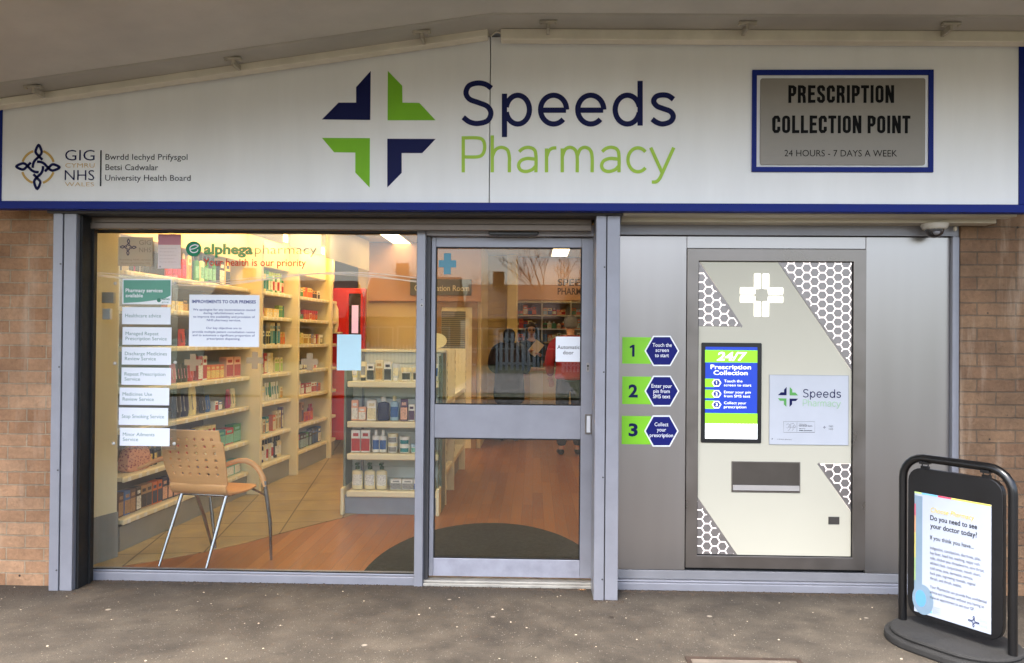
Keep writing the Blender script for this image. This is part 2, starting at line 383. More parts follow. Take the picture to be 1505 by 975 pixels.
# the shop's four-wedge cross and its lettering, drawn once in emblem units, mapped by T((u,v)) -> (x,z)
WEDGE_NAVY = [[(238, 262), (236, 443), (58, 441), (119, 379), (184, 379), (184, 322)], [(299, 512), (477, 513), (428, 565), (352, 565), (352, 638), (299, 692)]]
WEDGE_GREEN = [[(301, 262), (354, 317), (355, 379), (417, 380), (477, 444), (300, 444)], [(58, 509), (235, 510), (234, 692), (181, 637), (181, 563), (103, 562)]]
def arc(cx, cy, rx, ry, a0, a1, n=22):
    return [(cx+rx*cos(radians(a0+(a1-a0)*i/n)), cy+ry*sin(radians(a0+(a1-a0)*i/n))) for i in range(n+1)]
def spl(pts, n=6):
    q = [pts[0]]+pts+[pts[-1]]; out = []
    for i in range(1, len(q)-2):
        p0, p1, p2, p3 = q[i-1:i+3]
        for k in range(n):
            t = k/n
            out.append(tuple(.5*((2*p1[j])+(-p0[j]+p2[j])*t+(2*p0[j]-5*p1[j]+4*p2[j]-p3[j])*t*t+(-p0[j]+3*p1[j]-3*p2[j]+p3[j])*t**3) for j in (0, 1)))
    return out+[pts[-1]]
SPEEDS = [spl([(683, 326), (660, 311), (630, 307), (600, 317), (589, 343), (602, 366), (635, 379), (668, 393), (681, 418), (668, 446), (632, 456), (602, 450), (579, 433)]),
          [(731, 346), (731, 506)], arc(780, 405, 43, 53, -170, 170, 30),
          [(866, 407), (958, 407)], arc(912, 405, 48, 53, 0, -318, 32),
          [(1003, 407), (1095, 407)], arc(1049, 405, 48, 53, 0, -318, 32),
          [(1231, 299), (1231, 464)], arc(1184, 405, 45, 53, 12, 348, 30),
          spl([(1354, 367), (1335, 354), (1312, 351), (1290, 357), (1281, 374), (1293, 392), (1318, 402), (1343, 412), (1353, 430), (1343, 449), (1315, 458), (1292, 452), (1275, 440)])]
PHARM = [[(579, 503), (579, 636)], spl([(579, 509), (630, 509), (652, 518), (658, 545), (650, 570), (630, 579), (579, 579)], 8),
         [(686, 500), (686, 636)], spl([(686, 578), (698, 553), (720, 544), (742, 554), (749, 580), (749, 600), (749, 636)]),
         spl([(785, 560), (800, 548), (820, 544), (840, 552), (847, 575), (847, 636)]), spl([(847, 588), (815, 585), (792, 593), (783, 610), (790, 627), (810, 633), (833, 626), (847, 612)]),
         [(886, 548), (886, 636)], spl([(886, 580), (894, 558), (906, 548), (922, 546)]),
         [(944, 548), (944, 636)], spl([(944, 578), (954, 553), (972, 544), (991, 553), (999, 578), (999, 636)]), spl([(999, 578), (1009, 553), (1027, 544), (1046, 553), (1054, 578), (1054, 636)]),
         spl([(1091, 560), (1106, 548), (1126, 544), (1146, 552), (1153, 575), (1153, 636)]), spl([(1153, 588), (1121, 585), (1098, 593), (1089, 610), (1096, 627), (1116, 633), (1139, 626), (1153, 612)]),
         arc(1223, 590, 37, 44, -42, -318, 26),
         [(1270, 545), (1313, 640)], spl([(1355, 545), (1313, 638), (1302, 660), (1290, 671), (1274, 672)])]
def strokes(mb, paths, w, T, y):
    k = abs(T((1, 0))[0]-T((0, 0))[0])
    for i, p in enumerate(paths): mb.ribbon([T(q) for q in p], w*k, y-i*.00015)
def polys(mb, pl, T, y):
    for p in pl:
        mb.mark(); q = [T(a) for a in p]; mb.add([(a[0], y, a[1]) for a in q], [tuple(range(len(q)))])
# condensed sign capitals on a 0..w by 0..1 grid (u right, v up), stroke width .2
def _rr(x0, x1, y0, y1, r, a=0, b=4):
    o = []
    for k, (cx, cy, q) in enumerate(((x1-r, y1-r, 0), (x0+r, y1-r, 90), (x0+r, y0+r, 180), (x1-r, y0+r, 270))):
        for i in range(5): t = radians(q+22.5*i); o.append((cx+r*cos(t), cy+r*sin(t)))
    return o
def _o(x0, x1, y0, y1, r=.12): q = _rr(x0, x1, y0, y1, r); return q+[q[0]]
CC = {'I': (.19, [[(.095, 0), (.095, 1)]]), 'T': (.40, [[(.2, 0), (.2, 1)], [(0, .91), (.4, .91)]]), 'L': (.38, [[(.095, 0), (.095, 1)], [(.1, .09), (.38, .09)]]),
      'E': (.40, [[(.095, 0), (.095, 1)], [(.1, .91), (.39, .91)], [(.1, .52), (.35, .52)], [(.1, .09), (.39, .09)]]),
      'N': (.46, [[(.09, 0), (.09, 1)], [(.37, 0), (.37, 1)], [(.1, .98), (.36, .02)]]), 'O': (.44, [_o(.095, .345, .09, .91)]),
      'P': (.42, [[(.095, 0), (.095, 1)], [(.1, .91), (.26, .91), (.33, .85), (.33, .55), (.26, .47), (.1, .47)]]),
      'R': (.45, [[(.095, 0), (.095, 1)], [(.1, .91), (.26, .91), (.33, .85), (.33, .58), (.26, .5), (.1, .5)], [(.24, .48), (.31, .42), (.335, .3), (.345, 0)]]),
      'C': (.43, [[(.34, .63), (.34, .82), (.29, .9), (.15, .9), (.095, .82), (.095, .18), (.15, .1), (.29, .1), (.34, .18), (.34, .37)]]),
      'S': (.43, [[(.335, .68), (.335, .84), (.28, .91), (.15, .91), (.095, .84), (.095, .68), (.13, .59), (.3, .41), (.335, .33), (.335, .16), (.28, .09), (.15, .09), (.095, .16), (.095, .33)]]), ' ': (.16, [])}
def caps(mb, s, x0, x1, zb, cap, y):
    mb.mark(); tot = sum(CC[c][0]+.055 for c in s)-.055; k = (x1-x0)/tot; u = 0
    for i, c in enumerate(s):
        for j, st in enumerate(CC[c][1]): mb.ribbon([(x0+(u+p[0])*k, zb+p[1]*cap) for p in st], .15*k, y-.00012*j)
        u += CC[c][0]+.055
def one(mb, px, pyb, ph, Y):
    mb.mark(); x, zb = P(px, pyb, Y); _, zt = P(px, pyb-ph, Y); h_ = zt-zb
    mb.add([(x+u*h_, Y, zb+v*h_) for u, v in ((.0, 0), (.2, 0), (.2, 1), (.04, 1), (-.2, .86), (-.2, .7), (0, .78))], [tuple(range(7))])
# woven knot emblem: four teardrop loops round a centre and a gold ring; emblem units centred 0,0 with tips at 320
KNOT = spl([(65, 105), (0, 168), (-38, 225), (5, 318), (48, 240), (44, 190), (-5, 135), (-48, 92), (-72, 40), (-76, -14)], 5)
def knot(mb_n, mb_g, cx, cz, s, y):
    if mb_g is not None:
        for a0 in (18, 108, 198, 288):
            mb_g.mark(); mb_g.ribbon([(cx+s*240*cos(radians(a0+54*i/10)), cz+s*240*sin(radians(a0+54*i/10))) for i in range(11)], s*34, y)
    for j in range(4):
        c_, s_ = (1, 0, -1, 0)[j], (0, 1, 0, -1)[j]
        mb_n.ribbon([(cx+s*(p[0]*c_-p[1]*s_), cz+s*(p[0]*s_+p[1]*c_)) for p in KNOT], s*38, y-.0003*(j+1))

# ------------------------------------------------------------------ palette
ALU = mat('powder_coated_aluminium', '8c8d95', .42, .25, .07, 7, .12, 400)
ALU_D = mat('dark_aluminium', '4b4a4c', .5, .3, .1)
DARK = mat('shadow_gap_black', '141414', .7, 0, .1)
STEEL = mat('brushed_steel', '9f9b99', .30, .92, .035, 1.6, 0, 300, stretch=(5, 1, .35), detail=1)
STEEL_D = mat('stained_bezel_steel', '7f7974', .32, .85, .14, 4, 0, 300, detail=2)
WHITE = mat('white_sign_face', 'eef0f2', .5, 0, .035, 2.2, spec=.3, stretch=(2.2, 1, .35))
BLUE = mat('blue_trim', '0f2478', .5, 0, .05, spec=.2)
NAVY = mat('navy_vinyl', '141a4c', .55, 0, .04, spec=.15)
GREEN = mat('green_vinyl', '7fc02f', .55, 0, .05, spec=.2)
PGREEN = mat('pale_green_vinyl', 'aad052', .55, 0, .04, spec=.2)
GOLD = mat('gold_vinyl', 'c9a55c', .4, 0, .04)
GREY_T = mat('grey_vinyl', '2b2f38', .6, 0, .04, spec=.15)
SOFF = mat('painted_soffit', 'c6c2ba', .8, 0, .13, 1.6, .25, 60)
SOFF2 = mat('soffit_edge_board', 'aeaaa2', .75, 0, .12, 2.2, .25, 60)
TRUNK = mat('trunking_plastic', 'ddd6c6', .5, 0, .1, 5)
CREAM = mat('cream_shelf_enamel', 'e9dfbc', .4, 0, .03, 3)
PAPER = mat('printed_paper', 'e9edf4', .55, 0, .02)
BLACK = mat('black_plastic', '101012', .35, 0, .1)
TEXTK = mat('black_print', '0c0c0e', .6, 0, .03, spec=.12)
GLASS = glass_mat()

# ------------------------------------------------------------------ ground and street behind the photographer
g = MB(); g.box(-14, 14, -7.5, .0, -.3, 0.); struct('pavement', g, pavement_mat())
g = MB(); g.box(-14, 14, -7.66, -7.503, -.3, .004); struct('kerb', g, mat('kerb_concrete', '8b877e', .85, 0, .15, 8, .4))
g = MB(); g.box(-60, 60, -16, -7.663, -.5, -.12); struct('road', g, mat('road_asphalt', '454545', .9, 0, .15, 3, .5))
g = MB(); g.box(-200, 200, -400, -16.003, -.5, -.05); struct('grass_verge', g, mat('winter_grass', '434c28', .95, 0, .3, 1.4, .6, 30))
g = MB(); g.box(-2.4, 1.2, -30, -17.4, -.3, -.04); struct('garden_path', g, mat('path_slabs', '8c8a84', .85, 0, .12, 3, .3))
g = MB(); g.box(-200, 200, .4, 400, -.5, -.02); struct('ground', g, mat('earth', '5a5245', .95, 0, .2))
for x0, x1, nm in ((-60, -14.003, 0), (14.003, 60, 1)):
    g = MB(); g.box(x0, x1, -7.66, .39, -.4, -.02); struct('side_pavement', g, mat('side_asphalt', '7d7468', .9, 0, .15, 3, .5))

# ------------------------------------------------------------------ brick walls
brA = brick_mat('left_brick', 'b18b6a', '987050', 'a8957c'); brB = brick_mat('shade_toned_brick', '84684e', '765942', '6a5b4b')  # the right wall's shade is put into its darker brick colours
xl0, xl1 = P(104, 600, -.15)[0]-.10, 0
w = MB(); w.box(-8, -2.72, -.15, .0, 0, 2.62)
tag(w.build('brick_wall', brA, pivot=(0, 0, 0)), 'pale tan brick wall left of the shop window with drilled holes and streaks', 'wall')
xr = P(1411, 600, -.03)[0]
w = MB(); w.box(xr, 8, -.03, .25, 0, 3.3)
tag(w.build('brick_wall', brB, pivot=(0, 0, 0)), 'brick wall toned darker for shade, right of the steel cladding and behind the pavement sign', 'wall')
w = MB(); w.box(-8, 8, .0, .25, 3.62, 6.2)
tag(w.build('brick_wall', brB, pivot=(0, 0, 0)), 'upper storey brick wall above the canopy', 'wall')

# ------------------------------------------------------------------ canopy with its sloped and flat soffit
YT = -.37
def zs(px, py): return P(px, py, YT)
a0, a1, b1 = zs(0, 146), zs(727, 43.5), zs(1505, 47.5)
sl = (a1[1]-a0[1])/(a1[0]-a0[0]); sr = (b1[1]-a1[1])/(b1[0]-a1[0])
def soff(x): return a1[1]+(x-a1[0])*(sl if x < a1[0] else sr)
cpoly = [(-5.0, soff(-5)), (a1[0], a1[1]), (8, soff(8)), (8, 3.62), (-8, 3.62), (-8, soff(-5))]
can = thing('canopy', (0, -1.3, 2.6), 'beige painted canopy soffit, sloping down to the left over the shopfront', 'canopy')
c = MB(); c.prism(cpoly, -2.2, .02); c.build('soffit', SOFF, can)
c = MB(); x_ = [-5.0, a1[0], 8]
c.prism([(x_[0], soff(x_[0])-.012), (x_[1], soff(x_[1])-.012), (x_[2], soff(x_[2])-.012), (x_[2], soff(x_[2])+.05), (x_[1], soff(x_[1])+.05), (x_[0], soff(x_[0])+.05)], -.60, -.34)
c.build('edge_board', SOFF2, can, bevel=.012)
c = MB(); c.prism([(-8, soff(-5)-.06), (-5, soff(-5)-.06), (a1[0], a1[1]-.06), (8, soff(8)-.06), (8, 3.7), (-8, 3.7)], -2.25, -2.202); c.build('front_edge', mat('canopy_edge', 'b9b4a8', .6, 0, .08), can)

# white trunking along the top of the sign with T brackets
def trunk(px0, pt0, pb0, px1, pt1, pb1, lab, ph):
    A, B, C_, D = P(px0, pt0, -.40), P(px1, pt1, -.40), P(px1, pb1, -.40), P(px0, pb0, -.40)
    t = thing('cable_trunking', (A[0], -.4, A[1]), lab, 'trunking', 'cable trunking above the sign')
    m = MB(); m.prism([A, B, C_, D], -.42, -.345); m.build('trunking_body', TRUNK, t, bevel=.006)
    for bx, by, wpx in ph:
        x, z = P(bx, by, -.52); zz = soff(x)-.014
        s = MB(); s.box(x-.048, x+.048, -.542, -.508, zz-.012, zz); s.box(x-.008, x+.008, -.53, -.43, zz-.040, zz-.010)
        s.box(x-.048, x-.034, -.533, -.517, zz-.020, zz-.010); s.box(x+.034, x+.048, -.533, -.517, zz-.020, zz-.010)
        s.build('fixing_bracket', mat('dirty_bracket', 'aaa395', .6, 0, .25, 18), t, bevel=.003)
trunk(-60, 155, 166, 717, 43, 55, 'sloping white trunking under the soffit above the left half of the sign', [(50, 124, 1), (343, 88, 1), (620, 45, 1)])
trunk(736, 44, 59.5, 1600, 48, 64.5, 'level white trunking above the right half of the sign', [(806, 33, 1), (1098, 35, 1), (1397, 37, 1)])
m = MB(); x, z = P(727, 50, -.38); m.tube([(x-.05, -.375, z+.01), (x-.02, -.385, z-.015), (x+.01, -.38, z+.012), (x+.05, -.375, z)], .004, 6)
tag(m.build('loose_cable', TRUNK, smooth=True), 'short loose white cable bridging the gap between the two trunkings', 'cable')

# ------------------------------------------------------------------ fascia sign
YF = -.32
zb0 = P(752, 310, YF)[1]; zb1 = P(752, 298.3, YF)[1]
xL, xR, xS = P(3, 240, YF)[0], P(1497, 200, YF)[0], P(719.8, 200, YF)[0]
top = lambda x: soff(x)-.02
fas = thing('fascia_sign', ((xL+xR)/2, YF, zb0), 'long white shop fascia with navy and green pharmacy lettering and blue edging', 'sign')
m = MB(); m.prism([(xL, zb1), (xS-.0025, zb1), (xS-.0025, top(xS)), (xL, top(xL))], YF, YF+.05); m.build('sign_panel', WHITE, fas, bevel=.0012)
m = MB(); m.prism([(xS+.0025, zb1), (xR, zb1), (xR, top(xR)), (xS+.0025, top(xS))], YF, YF+.05); m.build('sign_panel', WHITE, fas, bevel=.0012)
m = MB(); m.box(xL-.06, xR+.06, YF-.008, YF+.06, zb0, zb1-.001); m.prism([(xL-.06, zb1), (xL-.001, zb1), (xL-.001, top(xL)), (xL-.06, top(xL))], YF-.008, YF+.06)
m.prism([(xR+.001, zb1), (xR+.06, zb1), (xR+.06, top(xR)), (xR+.001, top(xR))], YF-.008, YF+.06)
m.build('blue_edging', BLUE, fas, bevel=.002)
m = MB(); m.prism([(xL-.05, zb0+.01), (xR+.05, zb0+.01), (xR+.05, top(xR)), (a1[0], top(a1[0])), (xL-.05, top(xL-.05))], YF+.061, YF+.07); m.build('backing_board', ALU_D, fas)
YV = YF-.002
def T2(q): return P(450+q[0]/2.5083, q[1]/2.5083, YV)
m = MB(); polys(m, WEDGE_NAVY, T2, YV); o = m.build('emblem_wedges', NAVY, fas)
m = MB(); polys(m, WEDGE_GREEN, T2, YV); o = m.build('emblem_wedges', GREEN, fas)
m = MB(); strokes(m, SPEEDS, 19, T2, YV); m.build('lettering', NAVY, fas)
m = MB(); strokes(m, PHARM, 12, T2, YV); m.build('lettering', PGREEN, fas)
def Tn(q): return P(15+q[0]/10.03, 205+q[1]/10.03, YV)
c0 = Tn((409, 408)); k_ = (Tn((729, 408))[0]-Tn((89, 408))[0])/640
mn, mg = MB(), MB(); knot(mn, mg, c0[0], c0[1], k_, YV)
mn.build('knot_emblem', NAVY, fas); mg.build('emblem_ring', GOLD, fas)
mn, mg, mk = MB(), MB(), MB()
tpx(mn, 'GIG', 95.5, 139, 236, 15.5, YV, -.004); tpx(mg, 'CYMRU', 96, 139, 246.5, 6.5, YV, -.012)
tpx(mn, 'NHS', 95, 138.5, 265, 15, YV, -.006); tpx(mg, 'WALES', 95.5, 138, 274, 6, YV, -.014)
A, B = P(147.3, 221, YV), P(148.8, 274, YV); mk.add([(A[0], YV, A[1]), (B[0], YV, A[1]), (B[0], YV, B[1]), (A[0], YV, B[1])], [(0, 1, 2, 3)])
tpx(mk, 'Bwrdd Iechyd Prifysgol', 155, 275.5, 235, 8.6, YV); tpx(mk, 'Betsi Cadwalar', 155, 232.5, 250.3, 8.6, YV); tpx(mk, 'University Health Board', 154.5, 280, 265.7, 8.6, YV)
mn.build('lettering', NAVY, fas); mg.build('lettering', GOLD, fas); mk.build('lettering', GREY_T, fas)
# collection point plaque fixed on the fascia
pq = thing('plaque', (P(1237, 253, YF)[0], YF, P(1237, 253, YF)[1]), 'grey collection point plaque in a blue square frame on the white fascia', 'sign')
a, b = P(1104.3, 253.3, YF), P(1371, 103.5, YF); c_, d_ = P(1111, 246, YF), P(1364, 111, YF)
m = MB(); m.hole((a[0], b[0], a[1], b[1]), (c_[0], d_[0], c_[1], d_[1]), YF-.012, YF-.0005); m.build('blue_frame', BLUE, pq, bevel=.001)
a, b = P(1116.5, 243, YF), P(1359, 116, YF)
m = MB(); m.rrect(a[0], b[0], a[1], b[1], .012, YF-.009, YF-.0005); m.build('grey_plate', mat('plaque_grey', '857f76', .45, .35, .04), pq)
m = MB(); Yq = YF-.0105
def thick(mb, s, *r, n=1): tpx(mb, s, *r)

for s_, x0_, x1_, yb_ in (('PRESCRIPTION', 1158, 1314.5, 151.5), ('COLLECTION POINT', 1134.5, 1338, 196)):
    A_, B_q, C_q = P(x0_, yb_, Yq), P(x1_, yb_, Yq), P(x0_, yb_-26, Yq); caps(m, s_, A_[0], B_q[0], A_[1], C_q[1]-A_[1], Yq)
tpx(m, '24 HOURS - 7 DAYS A WEEK', 1153, 1318.5, 230, 9.5, Yq, -.004); m.build('lettering', TEXTK, pq)

# ------------------------------------------------------------------ underside boards and lintel
m = MB(); m.box(-2.84, .50, -.25, -.03, 2.196, 2.24)
tag(m.build('shutter_slot', ALU_D, bevel=.003), 'dark roller shutter slot above the window and door', 'shutter housing')
x0 = P(912, 330, -.1)[0]; x1 = P(1444, 335, -.03)[0]+.02
m = MB(); m.box(x0, x1+.05, -.25, -.14, 2.198, 2.235); m.box(x0, x1, -.137, -.012, 2.176, 2.235)
tag(m.build('underside_board', mat('cream_board', 'c6c0b2', .6, 0, .08, 4), bevel=.003), 'cream board under the fascia above the collection machine', 'board')
m = MB(); z0, z1 = P(500, 339, -.09)[1], P(500, 330, -.09)[1]; m.box(-2.66, .335, -.12, -.07, z0, z1); m.box(-2.66, .335, -.11, -.08, z1, 2.195)
tag(m.build('shutter_rail', mat('shutter_bronze', '6d6258', .5, .4, .12), bevel=.004), 'bronze bottom rail of the raised shutter above the glass', 'shutter rail')

def guide(pa, pb, lab):
    xa, xb = P(pa, 865, -.24)[0], P(pb, 865, -.24)[0]; xm = xa+(xb-xa)*.44
    t = thing('shutter_guide', ((xa+xb)/2, -.12, 0), lab, 'shutter guide', 'shutter guides either side of the glass')
    m = MB(); m.box(xa, xm-.003, -.24, -.02, .0, 2.195); m.build('outer_channel', ALU, t, bevel=.003)
    m = MB(); m.box(xm+.003, xb, -.236, -.02, .0, 2.195); m.build('inner_channel', ALU, t, bevel=.003)
    m = MB(); m.box(xa+.01, xb-.01, -.228, -.03, .002, 2.19); m.build('joint_seal', DARK, t)
    for i, zz in enumerate((.12, .7, 1.3, 1.9)):
        s = MB(); s.ellipse(xa+(xm-xa)*.8, zz, .005, .005, -.243, -.239, 10); s.build('screw', ALU_D, t)
    return xa, xb
gl = guide(71, 104.5, 'grey aluminium shutter guide between the left brick wall and the window')
gr = guide(872.5, 908, 'grey aluminium shutter guide between the door and the steel cladding')
m = MB(); m.box(gl[1]+.001, gl[1]+.018, -.20, -.04, 0, 2.19); m.box(gl[1]+.001, gl[1]+.03, -.10, -.09, 0, 2.19)
tag(m.build('rubber_seal', DARK, bevel=.002), 'black seal strip along the inner side of the left shutter guide', 'seal')

# ------------------------------------------------------------------ shop window
wx0, wx1, wz0, wz1 = -2.712, -.706, .062, 2.118
win = thing('shop_window', ((wx0+wx1)/2, 0, 0), 'large fixed shop window in grey aluminium frame left of the door', 'window')
m = MB(); m.box(wx0-.06, wx0, -.02, .05, .0, 2.175); m.build('jamb', ALU_D, win, bevel=.003)
m = MB(); m.box(wx0, wx1, -.03, .05, .0, wz0-.012); m.box(wx0, wx1, -.012, .05, wz0-.012, wz0); m.build('sill', ALU, win, bevel=.003)
m = MB(); m.box(wx0, wx1, -.02, .05, wz1, 2.17); m.build('head', ALU_D, win, bevel=.003)
m = MB(); m.box(wx1, wx1+.052, -.05, .06, 0, 2.15); m.build('mullion', ALU, win, bevel=.004)
m = MB(); x, z = P(620, 449, -.05); m.rrect(x-.018, x+.018, z-.055, z+.055, .004, -.053, -.05); mp = m.build('lock_plate', ALU, win)
m = MB(); m.ellipse(x, z, .011, .011, -.058, -.053, 16); sub(m, 'lock_cylinder', STEEL, mp)
m = MB(); m.ellipse(x, z-.001, .005, .005, -.0595, -.058, 12); m.ellipse(x, z+.035, .003, .003, -.055, -.053, 8); sub(m, 'keyhole', DARK, mp)
m = MB(); m.box(wx0, wx1, .0, .008, wz0, wz1); m.build('pane', GLASS, win)
m = MB(); m.hole((wx0, wx1, wz0, wz1), (wx0+.006, wx1-.006, wz0+.006, wz1-.006), -.0105, -.0005); m.build('gasket', DARK, win)

# automatic door
dx0, dx1 = -.627, .357; gx0, gx1 = -.600, .2865
zt1 = P(745, 364, .03)[1]; zt0 = P(745, 595.5, .03)[1]; zl1 = P(745, 644.5, .03)[1]; zl0 = P(745, 821.5, .03)[1]
door = thing('sliding_door', ((dx0+dx1)/2, .04, 0), 'grey framed automatic glass door with a wide middle rail', 'door')
m = MB(); m.box(dx0, gx0, .02, .065, .045, 2.10); m.build('stile', ALU, door, bevel=.003)
m = MB(); m.box(gx1, dx1, .02, .065, .045, 2.10); m.build('stile', ALU, door, bevel=.003)
m = MB(); m.box(gx0, gx1, .021, .065, zt1, 2.10); m.build('top_rail', ALU, door, bevel=.003)
m = MB(); m.box(gx0, gx1, .021, .065, zl1, zt0); m.build('middle_rail', ALU, door, bevel=.003)
m = MB(); m.box(gx0, gx1, .021, .065, .045, zl0); m.build('bottom_rail', mat('scuffed_aluminium', '9a9ba6', .45, .2, .12, 14, .15, 200), door, bevel=.003)
for z0, z1 in ((zt0, zt1), (zl0, zl1)):
    m = MB(); m.box(gx0, gx1, .04, .048, z0, z1); pn = m.build('pane', GLASS, door)
    m = MB(); m.hole((gx0, gx1, z0, z1), (gx0+.007, gx1-.007, z0+.007, z1-.007), .0245, .036); sub(m, 'gasket', DARK, pn)
m = MB(); x, z = P(864, 540, .02); m.rrect(x-.009, x+.009, z-.028, z+.028, .008, .015, .02); lk = m.build('lock', STEEL, door)
m = MB(); m.ellipse(x, z+.008, .006, .006, .012, .0145, 12); m.box(x-.002, x+.002, .012, .0145, z-.018, z); sub(m, 'keyhole', DARK, lk)
a, b = P(859.5, 638, .02), P(870.5, 609, .02)
m = MB(); m.hole((a[0], b[0], a[1], b[1]), (a[0]+.008, b[0]-.008, a[1]+.008, b[1]-.008), .010, .0195); hd = m.build('pull_handle', STEEL_D, door, bevel=.001)
m = MB(); m.box(a[0]+.010, b[0]-.012, .012, .019, a[1]+.01, b[1]-.01); sub(m, 'grip', mat('white_grip', 'd9dade', .4), hd)
m = MB(); m.box(-.654, -.63, .0, .07, .0, 2.1); m.box(dx1+.001, .372, .0, .07, 0, 2.1)
dfm = thing('door_frame', (-.14, 0, 0), 'grey aluminium door surround with header and threshold', 'door frame')
m.build('jamb_seal', ALU_D, dfm)
m = MB(); m.box(-.654, .372, -.03, .07, 2.104, 2.172); m.build('header', mat('header_grey', 'a9a8b0', .45, .2, .06), dfm, bevel=.003)
m = MB(); m.box(-.654, .372, -.04, .07, .0, .018); m.box(-.654, .372, -.02, .07, .018, .03); m.build('threshold', mat('worn_threshold', 'a9a59c', .5, .4, .18, 12, .2), dfm, bevel=.003)
a, b = P(718, 346.5, -.05), P(792, 336.5, -.05)
ds = thing('door_sensor', ((a[0]+b[0])/2, -.05, a[1]), 'black slim motion sensor above the sliding door', 'sensor')
m = MB(); m.rrect(a[0], b[0], a[1], b[1], .018, -.075, -.031); m.build('housing', BLACK, ds, bevel=.005)
m = MB(); m.ellipse((a[0]+b[0])/2-.1, (a[1]+b[1])/2, .008, .006, -.078, -.0745, 12); m.build('lens', mat('lens_grey', '55555a', .2), ds)

# ------------------------------------------------------------------ steel cladding
cz1 = P(960, 347.5, 0)[1]; cz0 = P(960, 837, 0)[1]
mx0, mz0 = P(1006.8, 832.8, 0); mx1, mz1 = P(1272, 367.2, 0); mz0 = .131
jx0, jx1 = P(1395, 600, 0)[0], xr
def sheet(x0, x1, z0, z1, lab):
    m = MB(); m.box(x0, x1, -.004, .02, z0, z1)
    tag(m.build('steel_sheet', STEEL, bevel=.0015), lab, 'cladding', 'steel sheets round the machine')
sheet(gr[1]+.004, mx0-.003, cz0, cz1, 'tall brushed steel sheet carrying the three numbered step signs')
sheet(mx0, mx1, mz1+.003, cz1, 'narrow steel strip above the collection machine')
sheet(mx1+.003, jx0-.002, cz0, cz1, 'tall plain brushed steel sheet right of the machine')
m = MB(); m.box(gr[1]+.004, jx0-.002, -.006, .02, .058, cz0-.003)
tag(m.build('skirting_panel', mat('dull_skirting', '8f8f93', .5, .5, .1, 3), bevel=.002), 'dull grey skirting panel below the machine', 'skirting')
m = MB(); m.box(gr[1]+.002, jx1, -.045, .02, .0, .045); m.box(gr[1]+.002, jx1, -.03, .02, .045, .056)
tag(m.build('ledge', ALU, bevel=.004), 'grey aluminium ledge at pavement level under the steel cladding', 'ledge')
m = MB(); m.box(jx0, jx0+.022, -.035, .03, .056, cz1+.005); m.box(jx0+.024, jx1, -.02, .03, .056, cz1+.005)
m.box(gr[1]+.002, jx1, -.015, .03, cz1+.006, 2.19)
tag(m.build('cladding_frame', ALU, bevel=.003), 'grey frame along the top and right edge of the steel cladding', 'frame')
m = MB(); m.box(gr[1]-.02, jx1, .031, .06, 0, 2.6)
tag(m.build('backing_wall', DARK), 'dark backing wall behind the steel cladding', 'wall')

# ------------------------------------------------------------------ collection machine
mc = thing('collection_machine', ((mx0+mx1)/2, 0, mz0), 'white prescription locker machine with glowing honeycomb corners and touch screen', 'machine')
fx0, fx1 = P(1025, 600, 0)[0], P(1252.4, 600, 0)[0]; fz0, fz1 = P(1140, 817.5, 0)[1], P(1140, 384.6, 0)[1]
m = MB(); m.hole((mx0, mx1, mz0, mz1), (fx0, fx1, fz0, fz1), -.016, .02); m.build('bezel', STEEL_D, mc, bevel=.002)
m = MB(); m.hole((fx0, fx1, fz0, fz1), (fx0+.003, fx1-.003, fz0+.003, fz1-.003), -.006, .02); m.build('bezel_gap', DARK, mc)
def clip(poly, tri):
    out = poly
    c = [sum(p[i] for p in tri)/3 for i in (0, 1)]
    for i in range(3):
        a, b = tri[i], tri[(i+1) % 3]; nx, nz = -(b[1]-a[1]), b[0]-a[0]
        if (c[0]-a[0])*nx+(c[1]-a[1])*nz < 0: nx, nz = -nx, -nz
        inp, out = out, []
        for j in range(len(inp)):
            p, q = inp[j], inp[(j+1) % len(inp)]
            dp = (p[0]-a[0])*nx+(p[1]-a[1])*nz; dq = (q[0]-a[0])*nx+(q[1]-a[1])*nz
            if dp >= 0: out.append(p)
            if (dp >= 0) != (dq >= 0):
                t = dp/(dp-dq); out.append((p[0]+t*(q[0]-p[0]), p[1]+t*(q[1]-p[1])))
        if len(out) < 3: return []
    return out
def area(p): return abs(sum(p[i][0]*p[(i+1) % len(p)][1]-p[(i+1) % len(p)][0]*p[i][1] for i in range(len(p))))/2
tl = [(fx0+.006, fz1-.004), P(1026.5, 479), (P(1091.5, 479.2)[0], P(1026.5, 479)[1])]; tl[1] = (fx0+.006, tl[1][1])
tr = [P(1144, 385), (fx1-.003, fz1-.004), (fx1-.003, P(1252, 544)[1])]; tr[0] = (tr[0][0], fz1-.004)
bl = [(fx0+.004, P(1025, 731)[1]), (fx0+.004, fz0+.005), (P(1083, 815)[0], fz0+.005)]
brt = [P(1202, 682.5), (fx1-.003, P(1252, 682.5)[1]), (fx1-.003, P(1252, 751.5)[1])]
